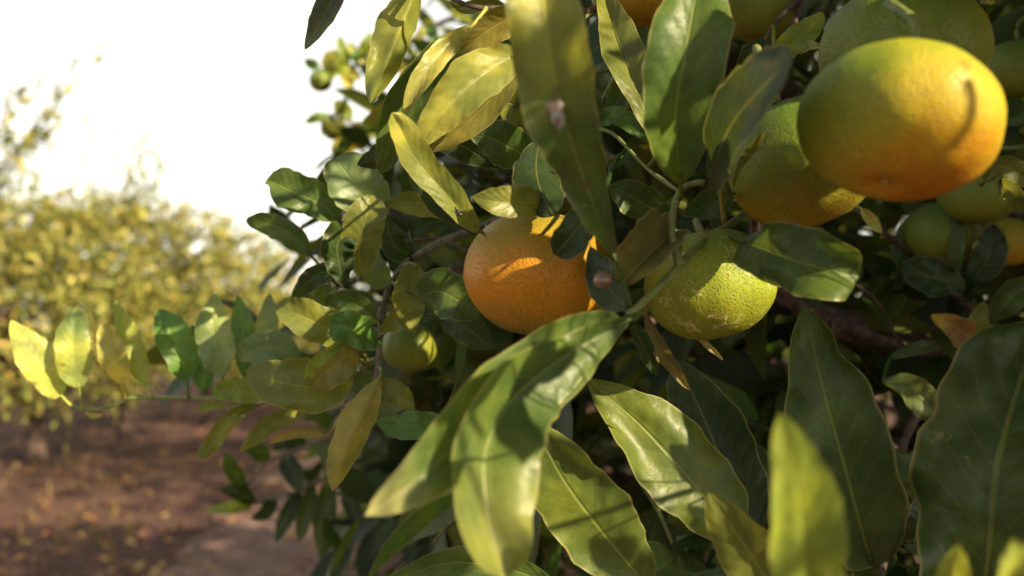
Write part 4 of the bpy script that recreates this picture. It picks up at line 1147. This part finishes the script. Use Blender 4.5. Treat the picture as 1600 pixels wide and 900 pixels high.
mandarin(1403, 192, .272, 296, MA, 'big yellow-green mandarin turning orange underneath, in front of two greener ones', axis=UP * 0.97 + FWD * 0.26 + RIGHT * 0.30, flat=.76, stem_to=(1388, 5, .30), seed=2, navel=True)
mandarin(1412, 82, .345, 246, MG, 'green mandarin above and behind the big yellow-green one', axis=UP + RIGHT * .1, flat=.82, stem_to=(1405, -70, .38), seed=3)
mandarin(1252, 255, .345, 230, MG, 'shaded green mandarin with a brownish orange underside, touching the big one', axis=UP * .9 + RIGHT * -.35, flat=.88, stem_to=(1200, 120, .40), seed=4)
mandarin(845, 430, .392, 232, MB, 'orange mandarin with a patch of sunlight, framed by leaves', axis=UP * .97 + FWD * .1 + RIGHT * .15, flat=.84, stem_to=(930, 280, .47), seed=5)
mandarin(1108, 444, .372, 200, MC, 'lime green mandarin with pale scars on its rind', axis=unit(UP * .95 + RIGHT * -.2), flat=.86, stem_to=(1100, 372, .357), seed=6)
mandarin(998, -22, .43, 150, MY, 'yellow-green mandarin hanging above the folded leaves', axis=UP, stem_to=(985, -110, .50), seed=7)
mandarin(1182, 8, .45, 132, MS, 'plain green mandarin beside the bare brown twigs', axis=UP, stem_to=(1215, -90, .50), seed=8)
mandarin(640, 542, .545, 86, MG, 'small yellow-green mandarin below the leaves of the grey twig', axis=UP, flat=.86, stem_to=(605, 470, .525), seed=9)
mandarin(1472, 365, .60, 112, MS, 'dark green mandarin in the shade under the big one', axis=UP, flat=.86, stem_to=(1450, 425, .62), seed=10)
mandarin(1528, 302, .56, 116, MS, 'shaded green mandarin directly above the dark twig', axis=UP + RIGHT * .2, stem_to=(1600, 230, .55), seed=11)
mandarin(1572, 378, .62, 84, MY, 'yellowish mandarin in the shade at the end of its row of three', axis=UP, flat=.9, stem_to=(1600, 320, .60), seed=12)
mandarin(1590, 108, .55, 110, MS, 'dark green mandarin among leaves beside the big yellow-green one', axis=UP, stem_to=(1610, 20, .56), seed=13)
mandarin(501, 126, 1.27, 36, MS, 'single small green mandarin on the branch end against the sky', axis=UP, flat=.95, stem_to=(503, 109, 1.27), seed=14, fine=False)
mandarin(536, 233, 1.26, 36, MY, 'small yellow mandarin at the bottom of the trio against the sky', axis=UP, flat=.95, stem_to=(527, 182, 1.27), seed=15, fine=False)
mandarin(562, 218, 1.28, 32, MY, 'small mandarin at the side of the trio against the sky', axis=UP, flat=.95, stem_to=(555, 195, 1.27), seed=16, fine=False)
mandarin(522, 203, 1.29, 34, MS, 'small green mandarin at the top of the trio against the sky', axis=UP, flat=.95, stem_to=(526, 181, 1.27), seed=17, fine=False)
for i, (x, y) in enumerate(((622, 790), (690, 822), (645, 836), (668, 790), (710, 855), (615, 845))):
    mandarin(x, y, 1.22 + .02 * i, 42, MS, 'small green mandarin in the dark clump under the hanging leaves', axis=UP, flat=.9, stem_to=(x + 4, y - 60, 1.25), seed=20 + i, group='small green mandarins in the dark clump', fine=False)

# ------------------------------------------------------------------ small finds on the leaves
M_ANT = plain_material('ant_black', (0.012, 0.010, 0.009), 0.3)
def ant():
    c = P(716, 331, .349)
    t = tag(bpy.data.objects.new('ant', None), 'tiny black ant on the leaf above the orange mandarin', 'ant'); COL.objects.link(t)
    t.location = tuple(c); WORLD[t.name] = tuple(c)
    a = unit(RIGHT * .55 - UP * .8); s = np.cross(a, FWD); nrm = -FWD
    body = []
    for off, rr, ln in ((-0.0013, .00055, .0008), (0, .0004, .0006), (0.0013, .0007, .0011)):
        V, Q = fruit_mesh(rr, a, ln / rr, 0, 12, 8); body.append((V + a * off + nrm * .0007, Q))
    v, f = merge(body); child('body', make_mesh('body', v, f), M_ANT, t, c)
    for k in (-1, 0, 1):
        for sg in (-1, 1):
            l = [a * k * .0004 + nrm * .0007, a * k * .0009 + s * sg * .0010 + nrm * .0010, a * k * .0014 + s * sg * .0017]
            v, f = tube(np.array(l), [.00013, .00010, .00008], 5); child('leg', make_mesh('leg', v, f), M_ANT, t, c)
ant()
M_COC = plain_material('cocoon', (0.27, 0.27, 0.25), 0.85, 0.15, (0.13, 0.08, 0.055), 330)
c = P(868, 178, .2685)
cp = []
for rr_, dx, dy, fl in ((.0030, -.0004, .0022, .22), (.0022, .0006, -.0014, .55), (.0016, -.0010, .0046, .25), (.0014, .0012, -.0032, .4)):
    V, Q = fruit_mesh(rr_, unit(-FWD + RNG.normal(size=3) * 0.15), fl, 0.12, 20, 10, seed=int(rr_ * 1e5))
    cp.append((V + RIGHT * dx + UP * dy, Q))
V, Q = merge(cp)
o = link('insect_cocoon', make_mesh('insect_cocoon', V, Q), M_COC, loc=c)
tag(o, 'small pinkish white cocoon stuck to the long upright leaf', 'cocoon')
M_SNAIL = plain_material('bud_brown', (0.17, 0.10, 0.06), 0.22, 0.6, (0.11, 0.06, 0.04))
c = P(942, 438, .318)
V, Q = fruit_mesh(0.0034, unit(UP - FWD * .4), 0.9, 0.02, 20, 14)
child('bud', make_mesh('bud', V, Q), M_SNAIL, b_front, c)
print('leaves', len(LEAVES), 'shoots', len(shoots), 'picked', len(pick))
